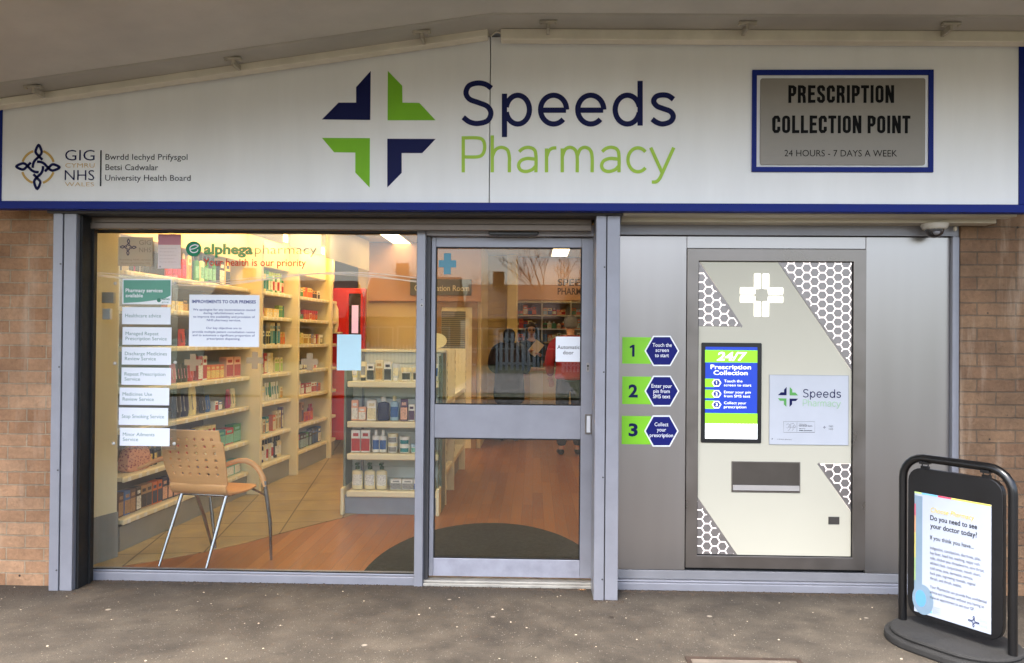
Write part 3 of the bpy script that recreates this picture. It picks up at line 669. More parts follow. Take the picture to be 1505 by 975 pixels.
# front panel: rectangle with the four corners cut away
poly = [(tl[2][0]+.002, tl[2][1]-.003), (fx0+.004, tl[1][1]-.003), (fx0+.004, bl[0][1]+.003), (bl[2][0]+.003, fz0+.004), (fx1-.004, fz0+.004), (fx1-.004, brt[2][1]-.004),
        (brt[0][0]-.004, brt[0][1]+.003), (fx1-.004, brt[1][1]+.003), (fx1-.004, tr[2][1]-.005), (tr[0][0]-.003, fz1-.004), (tl[0][0]+.006, fz1-.004)]
MW = mat('machine_enamel', 'c8c4b2', .38, 0, .015, 2)
m = MB(); m.prism(poly, .002, .02); m.build('front_panel', MW, mc)
HL = emit_mat('lattice_light', 'fff4f2', .5); HEXM = mat('honeycomb_steel', '918b88', .4, .7, .1, 10)
hh = .0268; cw = hh*2*.866
for ti, tri in enumerate((tl, tr, bl, brt)):
    m = MB(); m.prism(tri, .012, .02); hp = m.build('honeycomb_light', HL, mc)
    m = MB(); ox, oz = tri[1]
    for i in range(-14, 15):
        for j in range(-14, 15):
            cx = ox+i*cw+.012; cz = oz+(j+.5*(i % 2))*hh*2+.02
            s = hh-.0036; R_ = s/.866
            hx = [(cx+R_*cos(radians(60*k)), cz+R_*sin(radians(60*k))) for k in range(6)]
            q = clip(hx, tri)
            if q and area(q) > 1e-5: m.prism(q, .004, .011)
    sub(m, 'honeycomb_plate', HEXM, hp)
    # unlit rim along the slanting edge
    a_, b_ = (tri[0], tri[2]); cc = tri[1]
    d1 = Vector((cc[0]-(a_[0]+b_[0])/2, cc[1]-(a_[1]+b_[1])/2)).normalized()*.013
    m = MB(); m.prism([a_, b_, (b_[0]+d1.x, b_[1]+d1.y), (a_[0]+d1.x, a_[1]+d1.y)], .0015, .0118); sub(m, 'rim_plate', HEXM, hp)
# glowing cross
cx, cz = P(1119.3, 434, 0); L1, w1, gp = .127, .0435, .006
CL = emit_mat('cross_light', 'fffdf6', .6); m = MB()
for d in ((1, 0), (-1, 0), (0, 1), (0, -1)):
    for s in (-1, 1):
        if d[0]: xs = sorted((cx+d[0]*.038, cx+d[0]*L1)); zz = sorted((cz+s*gp, cz+s*w1)); m.box(xs[0], xs[1], -.001, .0015, zz[0], zz[1])
        else: zz = sorted((cz+d[1]*.038, cz+d[1]*L1)); xs = sorted((cx+s*gp, cx+s*w1)); m.box(xs[0], xs[1], -.001, .0015, zz[0], zz[1])
m.build('cross_light', CL, mc, bevel=.003)
m = MB(); m.ellipse(cx, cz, .040, .040, -.0025, -.0012, 28); m.build('cross_hub', MW, mc)
# touch screen
a, b = P(1030, 650.8, -.004), P(1119.6, 504.5, -.004)
m = MB(); m.rrect(a[0], b[0], a[1], b[1], .008, -.006, .0015); scn = m.build('touch_screen', BLACK, mc, bevel=.002)
YS = -.0065
def S(x, y): return P(1020+x/5.733, 490+y/5.733, YS)
def srect(mb, x0, y0, x1, y1, y=YS):
    a, b = S(x0, y1), S(x1, y0); mb.add([(a[0], y, a[1]), (b[0], y, a[1]), (b[0], y, b[1]), (a[0], y, b[1])], [(0, 1, 2, 3)])
def stext(mb, s, x0, x1, yb, cap, bold=.02, y=YS-.0012, tilt=0):
    tpx(mb, s, 1020+x0/5.733, 1020+x1/5.733, 490+yb/5.733, cap/5.733, y, bold, tilt)
m = MB(); srect(m, 93, 118, 534, 672); sub(m, 'screen_blue', emit_mat('screen_blue', '1a3aa6', .2), scn)
m = MB(); srect(m, 93, 762, 534, 888); sub(m, 'screen_white', emit_mat('screen_white', 'fbfdff', .24), scn)
m = MB(); srect(m, 93, 145, 534, 245, YS-.0006); srect(m, 93, 676, 534, 761, YS)
for yy in (383, 476, 567): srect(m, 93, yy, 170, yy+70, YS-.0006)
sub(m, 'screen_green', emit_mat('screen_green', '86d428', .2), scn)
m = MB(); stext(m, '24/7', 192, 432, 228, 68, .03, tilt=.22); stext(m, 'Prescription', 140, 480, 301, 36, .012); stext(m, 'Collection', 165, 452, 350, 36, .012)
for yy, (t1, e1, t2, e2) in zip((383, 476, 567), (('Touch the', 408, 'screen to start', 482), ('Enter your pin', 477, 'from SMS text', 474), ('Collect your', 440, 'prescription', 440))):
    stext(m, t1, 253, e1, yy+30, 22, .0); stext(m, t2, 252, e2, yy+64, 22, .0)
    cxx, cyy = 190, yy+35
    hx = [S(cxx+40*cos(radians(60*k)), cyy+36*sin(radians(60*k))) for k in range(6)]
    m.add([(p[0], YS-.0009, p[1]) for p in hx], [tuple(range(6))])
sub(m, 'screen_lettering', emit_mat('screen_white2', 'ffffff', .25), scn)
m = MB()
for n_, yy in zip('123', (383, 476, 567)):
    hx = [S(190+30*cos(radians(60*k)), yy+35+27*sin(radians(60*k))) for k in range(6)]
    m.mark(); m.add([(p[0], YS-.0012, p[1]) for p in hx], [tuple(range(6))])
sub(m, 'screen_badges', emit_mat('screen_navy', '26307c', .2), scn)
m = MB()
for n_, yy in zip('123', (383, 476, 567)):
    if n_ == '1': one(m, 1020+188/5.733, 490+(yy+47)/5.733, 24/5.733, YS-.0016)
    else: stext(m, n_, 182, 199, yy+47, 24, .03, YS-.0016)
sub(m, 'screen_numbers', MATS['screen_white2'], scn)
m = MB(); 
for q in ([(190, 797), (212, 797), (212, 780)], [(232, 845), (232, 825), (255, 825)]): m.ribbon([S(*p) for p in q], .0014, YS-.0008)
sub(m, 'screen_marks', GREY_T, scn)
# info plate
a, b = P(1130, 653.4, 0), P(1247, 552, 0)
m = MB(); m.box(a[0], b[0], -.004, .0015, a[1], b[1]); ip = m.build('info_plate', mat('info_plate_white', 'c2c6ce', .4, 0, .03), mc, bevel=.0008)
YI = -.0052
m = MB(); m.hole((a[0], b[0], a[1], b[1]), (a[0]+.0025, b[0]-.0025, a[1]+.0025, b[1]-.0025), YI, -.0041); sub(m, 'plate_edge', mat('plate_edge_grey', '9fa3aa', .4), ip)
u0 = S(708, 452); u1 = S(878, 622)
def Ti(q): return (u0[0]+(q[0]-58)/419*(u1[0]-u0[0]), u0[1]+(q[1]-262)/430*(u1[1]-u0[1]))
m = MB(); polys(m, WEDGE_NAVY, Ti, YI); sub(m, 'emblem', NAVY, ip)
m = MB(); polys(m, WEDGE_GREEN, Ti, YI); sub(m, 'emblem', mat('mid_green_print', '5aa552', .4), ip)
v0 = S(918, 470); v1 = S(1238, 545)
def Tj(q): return (v0[0]+(q[0]-572)/790*(v1[0]-v0[0]), v0[1]+(q[1]-297)/168*(v1[1]-v0[1]))
m = MB(); strokes(m, SPEEDS, 19, Tj, YI); sub(m, 'lettering', NAVY, ip)
m = MB(); strokes(m, PHARM, 12, Tj, YI); sub(m, 'lettering', mat('soft_green_print', '9dc79b', .4), ip)
m = MB(); 
for q in ([(755, 745), (1018, 745), (1018, 836), (755, 836), (755, 744)],
          [(778, 772), (795, 762), (806, 772), (798, 786), (815, 796), (832, 790), (850, 800)], [(800, 790), (790, 800), (778, 796)], [(812, 796), (806, 812), (792, 820)], [(832, 794), (838, 812), (826, 820)],
          [(816, 792), (812, 766), (838, 760), (850, 776), (836, 780), (846, 794)], [(850, 800), (858, 786), (850, 778)], [(868, 752), (868, 830)]):
    m.ribbon([S(*p) for p in q], .0011, YI)
stext(m, 'Cefnogwyd gan', 884, 950, 770, 8, 0, YI); stext(m, 'Llywodraeth Cymru', 884, 996, 784, 9, .03, YI); stext(m, 'Supported by', 884, 938, 806, 8, 0, YI); stext(m, 'Welsh Government', 884, 996, 823, 9, .03, YI)
stext(m, 'GIG', 1136, 1172, 790, 14, -.01, YI); stext(m, 'NHS', 1136, 1172, 815, 14, -.01, YI); stext(m, '+ 24 hour pharmacy', 700, 824, 898, 9, 0, YI); stext(m, 'f', 654, 664, 897, 12, .02, YI)
sub(m, 'small_print', GREY_T, ip)
m = MB(); kc = S(1099, 794); knot(m, None, kc[0], kc[1], .0000245, YI); sub(m, 'knot_mark', NAVY, ip)
# delivery hatch and card slot
a, b = P(1075, 723.5, 0), P(1176, 679.5, 0)
m = MB(); m.hole((a[0], b[0], a[1], b[1]), (a[0]+.006, b[0]-.006, a[1]+.006, b[1]-.006), -.003, .0018); ht = m.build('delivery_hatch', STEEL_D, mc)
m = MB(); m.box(a[0]+.006, b[0]-.006, -.0012, .0017, a[1]+.006, b[1]-.006); sub(m, 'hatch_flap', mat('hatch_steel', '5c5650', .4, .7, .08), ht)
z0, z1 = P(1100, 720.5)[1], P(1100, 713)[1]
m = MB(); m.box(a[0]+.007, b[0]-.007, -.012, -.0015, z0, z1); sub(m, 'flap_lip', mat('lip_steel', 'b9b4b0', .4, .3), ht)
a, b = P(1217.6, 770.8), P(1233.6, 760)
m = MB(); m.box(a[0], b[0], -.001, .003, a[1], b[1]); m.build('card_slot', mat('slot_dark', '4a4642', .5, .3), mc)

# numbered step signs
NV2 = mat('step_navy', '12186a', .5, 0, .03, spec=.2); LIME = mat('step_lime', '86d224', .35, 0, .03); SWH = mat('step_white', 'eef0f2', .4)
for n_, (gx, gy0, gy1, gx2, hxc, hyc, hw, hhh), lines in (
        ('1', (914.4, 496, 534.6, 957, 972.7, 516, 25.6, 22.3), (('Touch the', 959, 987.3, 509.8), ('screen', 963.5, 983, 517.3), ('to start', 962.5, 983, 525))),
        ('2', (914.4, 554, 594, 957, 972.7, 575, 25.6, 22.6), (('Enter your', 957.5, 987.5, 570), ('pin from', 960.3, 984.3, 577.7), ('SMS text', 959.8, 985, 585.4))),
        ('3', (913.6, 612, 653, 957, 972, 633.7, 25.3, 23), (('Collect', 962, 982.2, 626.5), ('your', 965.5, 979, 634.3), ('prescription', 954.8, 989.3, 642.4)))):
    a, b = P(gx, gy1, -.006), P(gx2, gy0, -.006)
    words = {'1': 'touch the screen', '2': 'enter your pin', '3': 'collect your prescription'}[n_]
    t = thing('step_sign', (a[0], -.006, a[1]), 'lime and navy hexagon step sign %s saying %s' % (n_, words), 'sign', 'numbered step signs beside the machine')
    m = MB(); m.box(a[0], b[0], -.0065, -.0042, a[1], b[1]); m.build('green_tab', LIME, t)
    def hexa(k, y0, y1):
        q = []
        for dx, dy in ((1, 0), (.5, 1), (-.5, 1), (-1, 0), (-.5, -1), (.5, -1)): q.append(P(hxc+dx*hw*k[0], hyc+dy*hhh*k[1], -.006))
        return MB().prism(q, y0, y1)
    hexa((1, 1), -.0082, -.0044).build('hexagon_edge', SWH, t); hexa((.91, .91), -.0092, -.0083).build('hexagon', NV2, t)
    m = MB(); (one(m, 929, hyc+8.5, 17.5, -.0076) if n_ == '1' else tpx(m, n_, 923.8, 937.3, hyc+8.5 if n_ != '3' else hyc+7, 17.5, -.0076, .035)); m.build('number', NAVY, t)
    m = MB()
    for s, x0, x1, yb in lines: tpx(m, s, x0, x1, yb, 5.4, -.0102, .008)
    m.build('lettering', SWH, t)

# dome camera
x, z = P(1373.5, 337, -.10)
cc = thing('dome_camera', (x, -.1, z), 'white dome security camera with dark glass under the fascia', 'camera')
m = MB(); m.lathe([(.0, 2.176), (.075, 2.176), (.075, z+.02), (.066, z+.002), (.055, z-.004), (0, z-.004)], x, -.10, 0, 28); m.build('housing', mat('camera_white', 'cfcbc2', .45), cc, smooth=True)
m = MB(); m.lathe([(.052*cos(radians(a)), z-.004-.048*sin(radians(a))) for a in range(0, 91, 10)], x, -.10, 0, 24); m.build('dome', mat('smoked_dome', '1c1a1e', .08, 0, .02, coat=1), cc, smooth=True)
m = MB(); m.lathe([(.02*cos(radians(a)), z-.02-.02*sin(radians(a))) for a in range(0, 91, 15)], x-.01, -.142, 0, 12); m.build('lens', mat('lens_ring', '8c8c92', .3), cc, smooth=True)
m = MB(); x, z = P(1402, 337, -.03); m.ellipse(x, z, .008, .014, -.05, -.036, 12)
tag(m.build('cable_grommet', TRUNK), 'small pale grommet beside the dome camera', 'grommet')

# ------------------------------------------------------------------ notices and lettering on the glass
YG = -.0035
def card(px0, py0, px1, py1, name, label, m, y=YG, group=None, cat='notice', th=.0012):
    a, b = P(px0, py1, y), P(px1, py0, y)
    t = thing(name, ((a[0]+b[0])/2, y, a[1]), label, cat, group)
    q = MB(); q.box(a[0], b[0], y-th, y, a[1], b[1]); q.build('sheet', m, t); return t
SVC = mat('service_green', '5c9c86', .5, 0, .05, 9); SVT = mat('service_text', '6f8f8a', .5)
ap = thing('card_holder', (P(217, 660, 0)[0], -.002, P(217, 660)[1]), 'clear acrylic holder behind the column of service cards', 'card holder')
a, b = P(172, 660, -.0015), P(262, 405, -.0015)
m = MB(); m.box(a[0], b[0], -.0025, -.0008, a[1], b[1]); m.build('acrylic_sheet', glass_mat('acrylic', (.9, .93, .93), .06), ap)
for px, py in ((169.5, 417), (169, 534.5), (167, 652), (257.5, 417), (257.5, 533), (256, 652.5)):
    x, z = P(px, py, -.003); m = MB(); m.lathe([(0, 0), (.011, 0), (.009, .005), (.004, .008), (0, .008)], seg=14, M=Matrix.Translation((x, -.0028, z)) @ Matrix.Rotation(radians(90), 4, 'X'))
    m.build('stand_off_cap', mat('cap_clear', 'c9c6bd', .2), ap, smooth=True)
t = card(179.8, 410.5, 252.3, 447.3, 'service_header_card', 'green and white header card above the column of service cards', SWH)
Yc = YG-.0018
m = MB(); A = [P(181.5, 412, Yc), P(250.8, 412, Yc), P(250.8, 434.5, Yc)]+[P(250.8-8*i, 434.5+(i/6)**.5*10 if i < 7 else 445.7, Yc) for i in range(1, 7)]+[P(181.5, 445.7, Yc)]
m.add([(p[0], Yc, p[1]) for p in A], [tuple(range(len(A)))]); m.build('green_field', SVC, t)
m = MB(); tpx(m, 'Pharmacy services', 184.5, 239, 429.5, 5.2, Yc-.001, .02); tpx(m, 'available', 184.5, 210, 437, 5.2, Yc-.001, .02); m.build('lettering', SWH, t)
m = MB(); x, z = P(233.5, 441.5, Yc-.001); m.ellipse(x, z, .0125, .0125, Yc-.0012, Yc-.001, 18); tpx(m, 'pharmacy', 237.5, 249.5, 441, 3, Yc-.001, .02); tpx(m, 'group', 238, 248, 445, 2, Yc-.001); m.build('small_logo', mat('deep_service_green', '2d7a62', .5), t)
for i, (x0, y0, x1, y1, l1, e1, l2, e2) in enumerate(((179.5, 452, 251, 476.7, 'Healthcare advice', 236.5, '', 0), (180, 481.5, 252.3, 506.8, 'Managed Repeat', 233, 'Prescription Service', 245), (179, 511, 251.7, 536, 'Discharge Medicines', 245.2, 'Review Service', 229),
        (178.5, 541, 251.5, 565.7, 'Repeat Prescription', 243, 'Service', 206), (175.7, 570.5, 249, 595.2, 'Medicines Use', 223.5, 'Review Service', 226), (174.5, 600, 247.3, 624.7, 'Stop Smoking Service', 241, '', 0), (176, 629.7, 249.5, 655.2, 'Minor Ailments', 227, 'Service', 203))):
    t = card(x0, y0, x1, y1, 'service_card', 'white window card in green type reading %s' % (l1+' '+l2).strip().lower(), PAPER, group='service cards on the window')
    m = MB()
    if l2: tpx(m, l1, x0+4.5, e1, y0+11.2, 5, Yc, 0); tpx(m, l2, x0+4.5, e2, y0+18.6, 5, Yc, 0)
    else: tpx(m, l1, x0+4.5, e1, y0+14.5, 5.2, Yc, 0)
    m.build('lettering', SVT, t)
# improvements notice
t = card(277.5, 434, 381.5, 509.5, 'paper_notice', 'white paper notice about improvements taped inside the shelves view of the window', PAPER)
t['label'] = 'white paper notice headed improvements to our premises on the window'
m = MB(); BT = mat('blue_grey_print', '565f94', .5)
tpx(m, 'IMPROVEMENTS TO OUR PREMISES', 282, 376, 445.5, 4.4, Yc, .03)
for s, x0, x1, yb in (('We apologise for any inconvenience caused', 283.5, 375, 456.6), ('during refurbishment works', 299, 358, 461.8), ('to improve the availability and provision of', 284, 374.5, 467), ('NHS pharmacy services.', 304, 354, 472.2), ('Our key objectives are to', 303, 355, 483.7), ('provide multiple patient consultation rooms', 283, 374.5, 489.2), ('and to automate a significant proportion of', 283, 374.5, 494.2), ('prescription dispensing.', 304, 353, 499.4)):
    tpx(m, s, x0, x1, yb, 3., Yc, .012)
m.build('lettering', BT, t)
t = card(495, 492, 531, 544.5, 'blue_sheet', 'plain pale blue sheet stuck in the middle of the window', mat('pale_blue_paper', 'b9dbe6', .6, 0, .03, 8))
t = card(816.6, 495.2, 853.8, 531.8, 'door_notice', 'white square notice on the door glass reading automatic door', PAPER, y=.0385)
m = MB(); tpx(m, 'Automatic', 819, 852, 513, 5.4, .0385-.0018, .004); tpx(m, 'door', 827.5, 843, 521, 5.4, .0385-.0018, .004); m.build('lettering', TEXTK, t)
# translucent health service sticker and posters at the top left
t = card(173.5, 349, 225, 391, 'health_sticker', 'grey translucent health service sticker with knot emblem at top left of window', film_mat('grey_film', 'c9c4b6', .7), th=.0008)
mn = MB(); c_ = P(188.5, 363.5, Yc); knot(mn, None, c_[0], c_[1], .000155, Yc); mn.build('knot_mark', mat('film_navy', '3e3c55', .5), t)
m = MB(); tpx(m, 'GIG', 204.5, 222, 360, 7, Yc, -.01); tpx(m, 'NHS', 204.5, 222, 371, 7, Yc, -.01); tpx(m, 'Providing NHS services', 176, 222, 383, 2.4, Yc, -.01); tpx(m, 'Darparu gwasanaethau GIG', 178, 220, 388, 2.4, Yc, -.01); m.build('lettering', mat('film_grey', '77736c', .5), t)
t = card(232, 344.5, 266.3, 395, 'small_poster', 'white poster with pink top beside the health sticker', film_mat('poster_film', 'ece9ee', .85), th=.0008)
m = MB(); a, b = P(232.5, 360, Yc), P(265.8, 345, Yc); m.box(a[0], b[0], Yc, Yc+.0005, a[1], b[1]); m.build('pink_band', film_mat('pink_film', 'dfa9b4', .8), t)
m = MB()
for k in range(5): tpx(m, 'Ask our team today about this', 234.5, 259-3*(k % 2), 366+5*k, 1.9, Yc, -.01)
a, b = P(234, 393.5, Yc), P(236.5, 391, Yc); m.box(a[0], b[0], Yc, Yc+.0005, a[1], b[1]); m.build('lettering', mat('poster_grey', 'a9a4ab', .5), t)
# two-tone window lettering
AG = film_mat('window_green', '43a481', .93); AR = film_mat('window_red', 'd84a44', .93); AL = film_mat('window_grey', '5c6d62', .85)
wl = thing('window_lettering', (P(370, 392, YG)[0], YG, P(370, 392, YG)[1]), 'green and red pharmacy slogan lettering across the top of the window', 'lettering')
m = MB(); x, z = P(284.5, 366, YG); m.ellipse(x, z, .0475, .046, YG, YG+.0006, 32); m.build('round_logo', AG, wl)
m = MB(); 
def Tl(q): return P(165+q[0]/5.272, 335+q[1]/5.272, YG-.001)
m.ribbon([Tl(p) for p in spl([(668, 140), (640, 132), (606, 148), (604, 176), (625, 192), (655, 186), (664, 168)])], .0065, YG-.001); m.ribbon([Tl(p) for p in spl([(604, 168), (640, 160), (668, 142)])], .0055, YG-.0012)
m.build('logo_leaf', SWH, wl)
m = MB(); tpx(m, 'alphega', 299.5, 371.5, 373.2, 14, YG, .045); m.build('green_letters', AG, wl)
m = MB(); tpx(m, 'pharmacy', 374.5, 465, 373.4, 13.6, YG, -.012); m.build('grey_letters', AL, wl)
m = MB(); tpx(m, 'Your health is our priority', 298.5, 449.5, 390.7, 10.6, YG, .004); m.build('red_letters', AR, wl)
# wavy white lines
wv = thing('wave_decal', (P(370, 415, YG)[0], YG, P(370, 415, YG)[1]), 'thin white wavy lines printed across the upper window glass', 'decal')
WL = film_mat('white_film', 'f6f0e6', .8); m = MB()
for k, (amp, ph, y0) in enumerate(((7.5, .2, 408), (9, .5, 411), (6, .9, 409))):
    for i in range(60):
        q = [P(140+8*(i+t), y0-.0*i+amp*sin((140+8*(i+t))/62.+ph+2.6), YG-.0001*k) for t in (0, .5, 1.02)]
        m.ribbon(q, .0068 if k < 2 else .0045, YG-.0002*k)
m.build('line_strokes', WL, wv)
def cross(px, py, hw, hv, tw, name, label, m_, y, group=None):
    x, z = P(px, py, y); s = abs(P(px+1, py, y)[0]-x)
    a, b, t = hw*s, hv*s, tw*s
    q = MB(); pl = [(-t, -b), (t, -b), (t, -t), (a, -t), (a, t), (t, t), (t, b), (-t, b), (-t, t), (-a, t), (-a, -t), (-t, -t)]
    q.prism([(x+u, z+v) for u, v in pl], y, y+.0006); return tag(q.build(name, m_), label, 'decal', group)
FR = film_mat('frosted_film', 'b8a88e', .62)
for px, py, lab in ((283.5, 533, 'frosted cross below the white notice'), (374.5, 530, 'frosted cross between the first and second shelving bays'), (455, 532, 'frosted cross left of the pale blue sheet')):
    cross(px, py, 12.5, 12.5, 4.4, 'frosted_cross', lab, FR, YG, 'frosted crosses on the window')
cross(657.5, 388, 13, 15.5, 5.2, 'blue_cross', 'translucent blue cross at the top left of the door glass', film_mat('blue_film', '7fb9cf', .8), .036)

# ------------------------------------------------------------------ swinging pavement sign
AO = Vector((2.054, -.86, 0)); ang = math.atan2(-.451, .293)
AX, AY = Vector((cos(ang), sin(ang), 0)), Vector((-sin(ang), cos(ang), 0))
def AB(px, py, off=0.):
    d = F*FPX + RV*(px-W/2) - UV*(py-H/2); o = AO-AY*off
    t = (o-CAM).dot(AY)/d.dot(AY); p = CAM+d*t-AO
    return (p.dot(AX), p.z)
ab = thing('pavement_sign', AO, 'black swinging pavement sign with a white advice poster on a dark base', 'pavement sign', rz=ang)
hwid = .268; m = MB(); R_ = .11; zt = .902
pts = [(-hwid, 0, .03)]+[(-hwid, 0, zt-R_-.0)]+[(-hwid+R_-R_*cos(radians(a)), 0, zt-R_+R_*sin(radians(a))) for a in range(15, 90, 15)]+[(-hwid+R_, 0, zt)]
pts += [(-p[0], 0, p[2]) for p in reversed(pts)]
m.tube(pts, .0205, 14); m.build('hoop_frame', mat('black_steel_tube', '0d0d0f', .32, .2, .06, coat=.4), ab, smooth=True, local=True)
bz0, bz1, bw = .10, .852, .232
m = MB(); m.rrect(-bw, bw, bz0, bz1, .07, -.016, .016); m.build('panel', BLACK, ab, local=True, bevel=.004)
for xx in (-.15, .15):
    m = MB(); m.box(xx-.02, xx+.02, -.008, .008, bz1-.03, bz1+.012); m.tube([(xx+.016*cos(radians(a)), -.0, bz1+.02+.02*sin(radians(a))) for a in range(0, 361, 30)], .0035, 6)
    m.box(xx-.02, xx+.02, -.022, .022, zt-.028, zt-.014); m.build('hook', BLACK, ab, local=True, bevel=.001)
q0, q1, q2, q3 = AB(1345.2, 721.4, .018), AB(1457.9, 744, .018), AB(1455.5, 934.5, .018), AB(1343, 896, .018)
px0, px1 = (q0[0]+q3[0])/2, (q1[0]+q2[0])/2; pz0, pz1 = (q2[1]+q3[1])/2, (q0[1]+q1[1])/2
m = MB(); m.box(px0, px1, -.0185, -.0165, pz0, pz1); po = m.build('poster', mat('poster_paper', 'a7afbf', .5, 0, .02), ab, local=True)
pw, ph = px1-px0, pz1-pz0; yp = -.0192
def pt_(u, v): return (px0+pw*u, pz1-ph*v)
def prect(mb, u0, v0, u1, v1, y=yp):
    a, b = pt_(u0, v1), pt_(u1, v0); mb.add([(a[0], y, a[1]), (b[0], y, a[1]), (b[0], y, b[1]), (a[0], y, b[1])], [(0, 1, 2, 3)])
def ptext(mb, s, u0, u1, v, cap, bold=.0, tilt=0): text(mb, s, pt_(u0, v)[0], pt_(u1, v)[0], pt_(u0, v)[1], cap*ph, yp-.0008, bold, tilt=tilt)
def lsub(mb, name, m_, part):
    o = mb.build(name, m_, ab, local=True); o.parent = part
    for x in SIB.get(o.name, ()): x.parent = part
    return o
m = MB(); prect(m, 0, .03, .11, .86); 
m.ellipse(pt_(.0, .87)[0]+.045, pt_(0, .885)[1], .055, .075, yp-.0003, yp, 24); lsub(m, 'grey_margin', mat('poster_margin', '74899b', .4), po)
for k, (v0, v1, c) in enumerate(((.1, .2, 'b05a6a'), (.2, .34, 'b88a66'), (.34, .55, 'b9ae62'), (.55, .74, '93ab72'))):
    m = MB(); prect(m, .0, v0, .02, v1, yp-.0004); lsub(m, 'colour_scale', mat('scale%d' % k, c, .4), po)
m = MB(); m.ellipse(pt_(.0, .87)[0]+.034, pt_(0, .88)[1], .028, .042, yp-.0008, yp-.0004, 24); lsub(m, 'blue_bulb', mat('bulb_blue', '5b93c6', .4), po)
for k, (u0, u1, c) in enumerate(((0, .1, 'b8d977'), (.1, .32, '6fb7dd'), (.32, .5, 'd2405e'), (.5, 1, 'ead55c'))):
    m = MB(); prect(m, u0, .0, u1, .012); lsub(m, 'top_band', mat('band%d' % k, c, .4), po)
m = MB(); ptext(m, 'Choose Pharmacy', .22, .79, .145, .04, .01, .18); lsub(m, 'title', mat('title_yellow', 'c9b64f', .4), po)
m = MB(); ptext(m, 'Do you need to see', .22, .83, .21, .04, .016); ptext(m, 'your doctor today?', .22, .83, .275, .04, .016); ptext(m, 'If you think you have...', .22, .79, .37, .033, .005); lsub(m, 'headline', mat('headline_ink', '14141c', .45), po)
m = MB()
for k, (s, u1) in enumerate((('indigestion, constipation, diarrhoea, piles,', .88), ('hay fever, head lice, teething, nappy rash,', .87), ('colic, chicken pox, threadworms, sore throat,', .92), ("athlete's foot, conjunctivitis, mouth ulcers,", .88), ('cold sores, acne, dermatitis, verruca,', .78), ('back pain, ingrowing toenails, vaginal', .81), ('thrush, oral thrush, scabies.', .64))):
    ptext(m, s, .22, u1, .45+.0415*k, .024, .0)
for k, (s, u1) in enumerate((('Your Pharmacist can provide free confidential', .95), ('advice and treatment without you having to', .92), ('make an appointment to see your GP.', .8))): ptext(m, s, .22, u1, .77+.042*k, .024, .0)
lsub(m, 'body_text', mat('body_ink', '3c3c4a', .45), po)
m = MB(); 
for k in range(4): ptext(m, ('Common', 'Ailments', 'Scheme', 'Pharmacy')[k], .26, .36, .922+.017*k, .011)
ptext(m, 'GIG', .86, .96, .925, .02, -.01); ptext(m, 'NHS', .86, .96, .965, .02, -.01); lsub(m, 'footer_text', mat('footer_ink', '93a0b5', .45), po)
m = MB()
for k, c in enumerate(('d04a63', 'e08a4a', 'a5cf58', '63aee6')):
    m = MB(); prect(m, .22, .905+.018*k, .245, .922+.018*k); lsub(m, 'footer_marker', mat('foot%d' % k, c, .4), po)
m = MB(); kk = pt_(.79, .94); knot(m, None, kk[0], kk[1], .00008, yp); lsub(m, 'knot_mark', NAVY, po)
m = MB()
def stad(L_, w_, n=14): return [(L_+w_*cos(radians(a)), w_*sin(radians(a))) for a in [(-90+180*i/n) for i in range(n+1)]]+[(-L_+w_*cos(radians(a)), w_*sin(radians(a))) for a in [(90+180*i/n) for i in range(n+1)]]
m.prism(stad(.085, .24), .0, .04, 'z'); m.prism(stad(.085, .215), .04, .06, 'z')
m.build('rubber_base', mat('rubber_base', '262524', .8, 0, .18, 9, .5, 150), ab, local=True, bevel=.012)

# ------------------------------------------------------------------ pavement details
a = PF(1006, 966.5); b = PF(1172, 966.5)
mh = thing('inspection_cover', ((a[0]+b[0])/2, a[1]-.18, 0), 'rust rimmed square inspection cover at the bottom edge of the pavement', 'cover')
cxm, cym = (a[0]+b[0])/2, a[1]-.29; hs = (b[0]-a[0])/2
m = MB(); m.hole((cxm-hs, cxm+hs, cym-.29, cym+.29), (cxm-hs+.022, cxm+hs-.022, cym-.268, cym+.268), -.006, -.0); 
m.v = [(v[0], v[2], -v[1]) for v in m.v]; m.build('rim', mat('rusty_rim', '43352c', .85, .2, .25, 20, .6), mh)
m = MB(); m.box(cxm-hs+.024, cxm+hs-.024, cym-.266, cym+.266, -.02, .0035); m.build('cover_plate', mat('cover_fill', '6a6055', .9, 0, .2, 12, .6), mh)
# dirt gathered along the sill and a few crumbs on the slabs
rnd = random.Random(4); m = MB()
def crumb(x, y, s):
    n = rnd.randint(4, 6); a0 = rnd.random()*6; h_ = s*rnd.uniform(.3, .7)
    pts = [(x+s*rnd.uniform(.6, 1.2)*cos(a0+2*pi*k/n), y+s*rnd.uniform(.6, 1.2)*sin(a0+2*pi*k/n)) for k in range(n)]
    m.add([(p[0], p[1], .0) for p in pts]+[(x+rnd.uniform(-.2, .2)*s, y, h_)], [(k, (k+1) % n, n) for k in range(n)])
for i in range(2600):
    x = rnd.uniform(-2.7, 2.5); yb = -.03 if x < -.65 else (-.04 if x < .35 else -.045)
    if .33 < x < .52: yb = -.24
    crumb(x, yb-abs(rnd.gauss(0, .02+.02*(sin(x*3.1)+sin(x*7.7+1)+1.2)/3)), rnd.uniform(.002, .011))
for i in range(500): crumb(rnd.uniform(-3.4, -2.6), -.25-abs(rnd.gauss(0, .05))+ (.08 if rnd.random() < .3 else 0), rnd.uniform(.002, .007))
tag(m.build('dirt', mat('sill_dirt', '463b30', .95, 0, .4, 40), fix=False), 'dark grit and soil gathered along the foot of the shopfront', 'dirt', kind='stuff')
m = MB()
for i in range(150): crumb(rnd.uniform(-3.2, 3), rnd.uniform(-1.6, -.15), rnd.uniform(.0025, .0075))
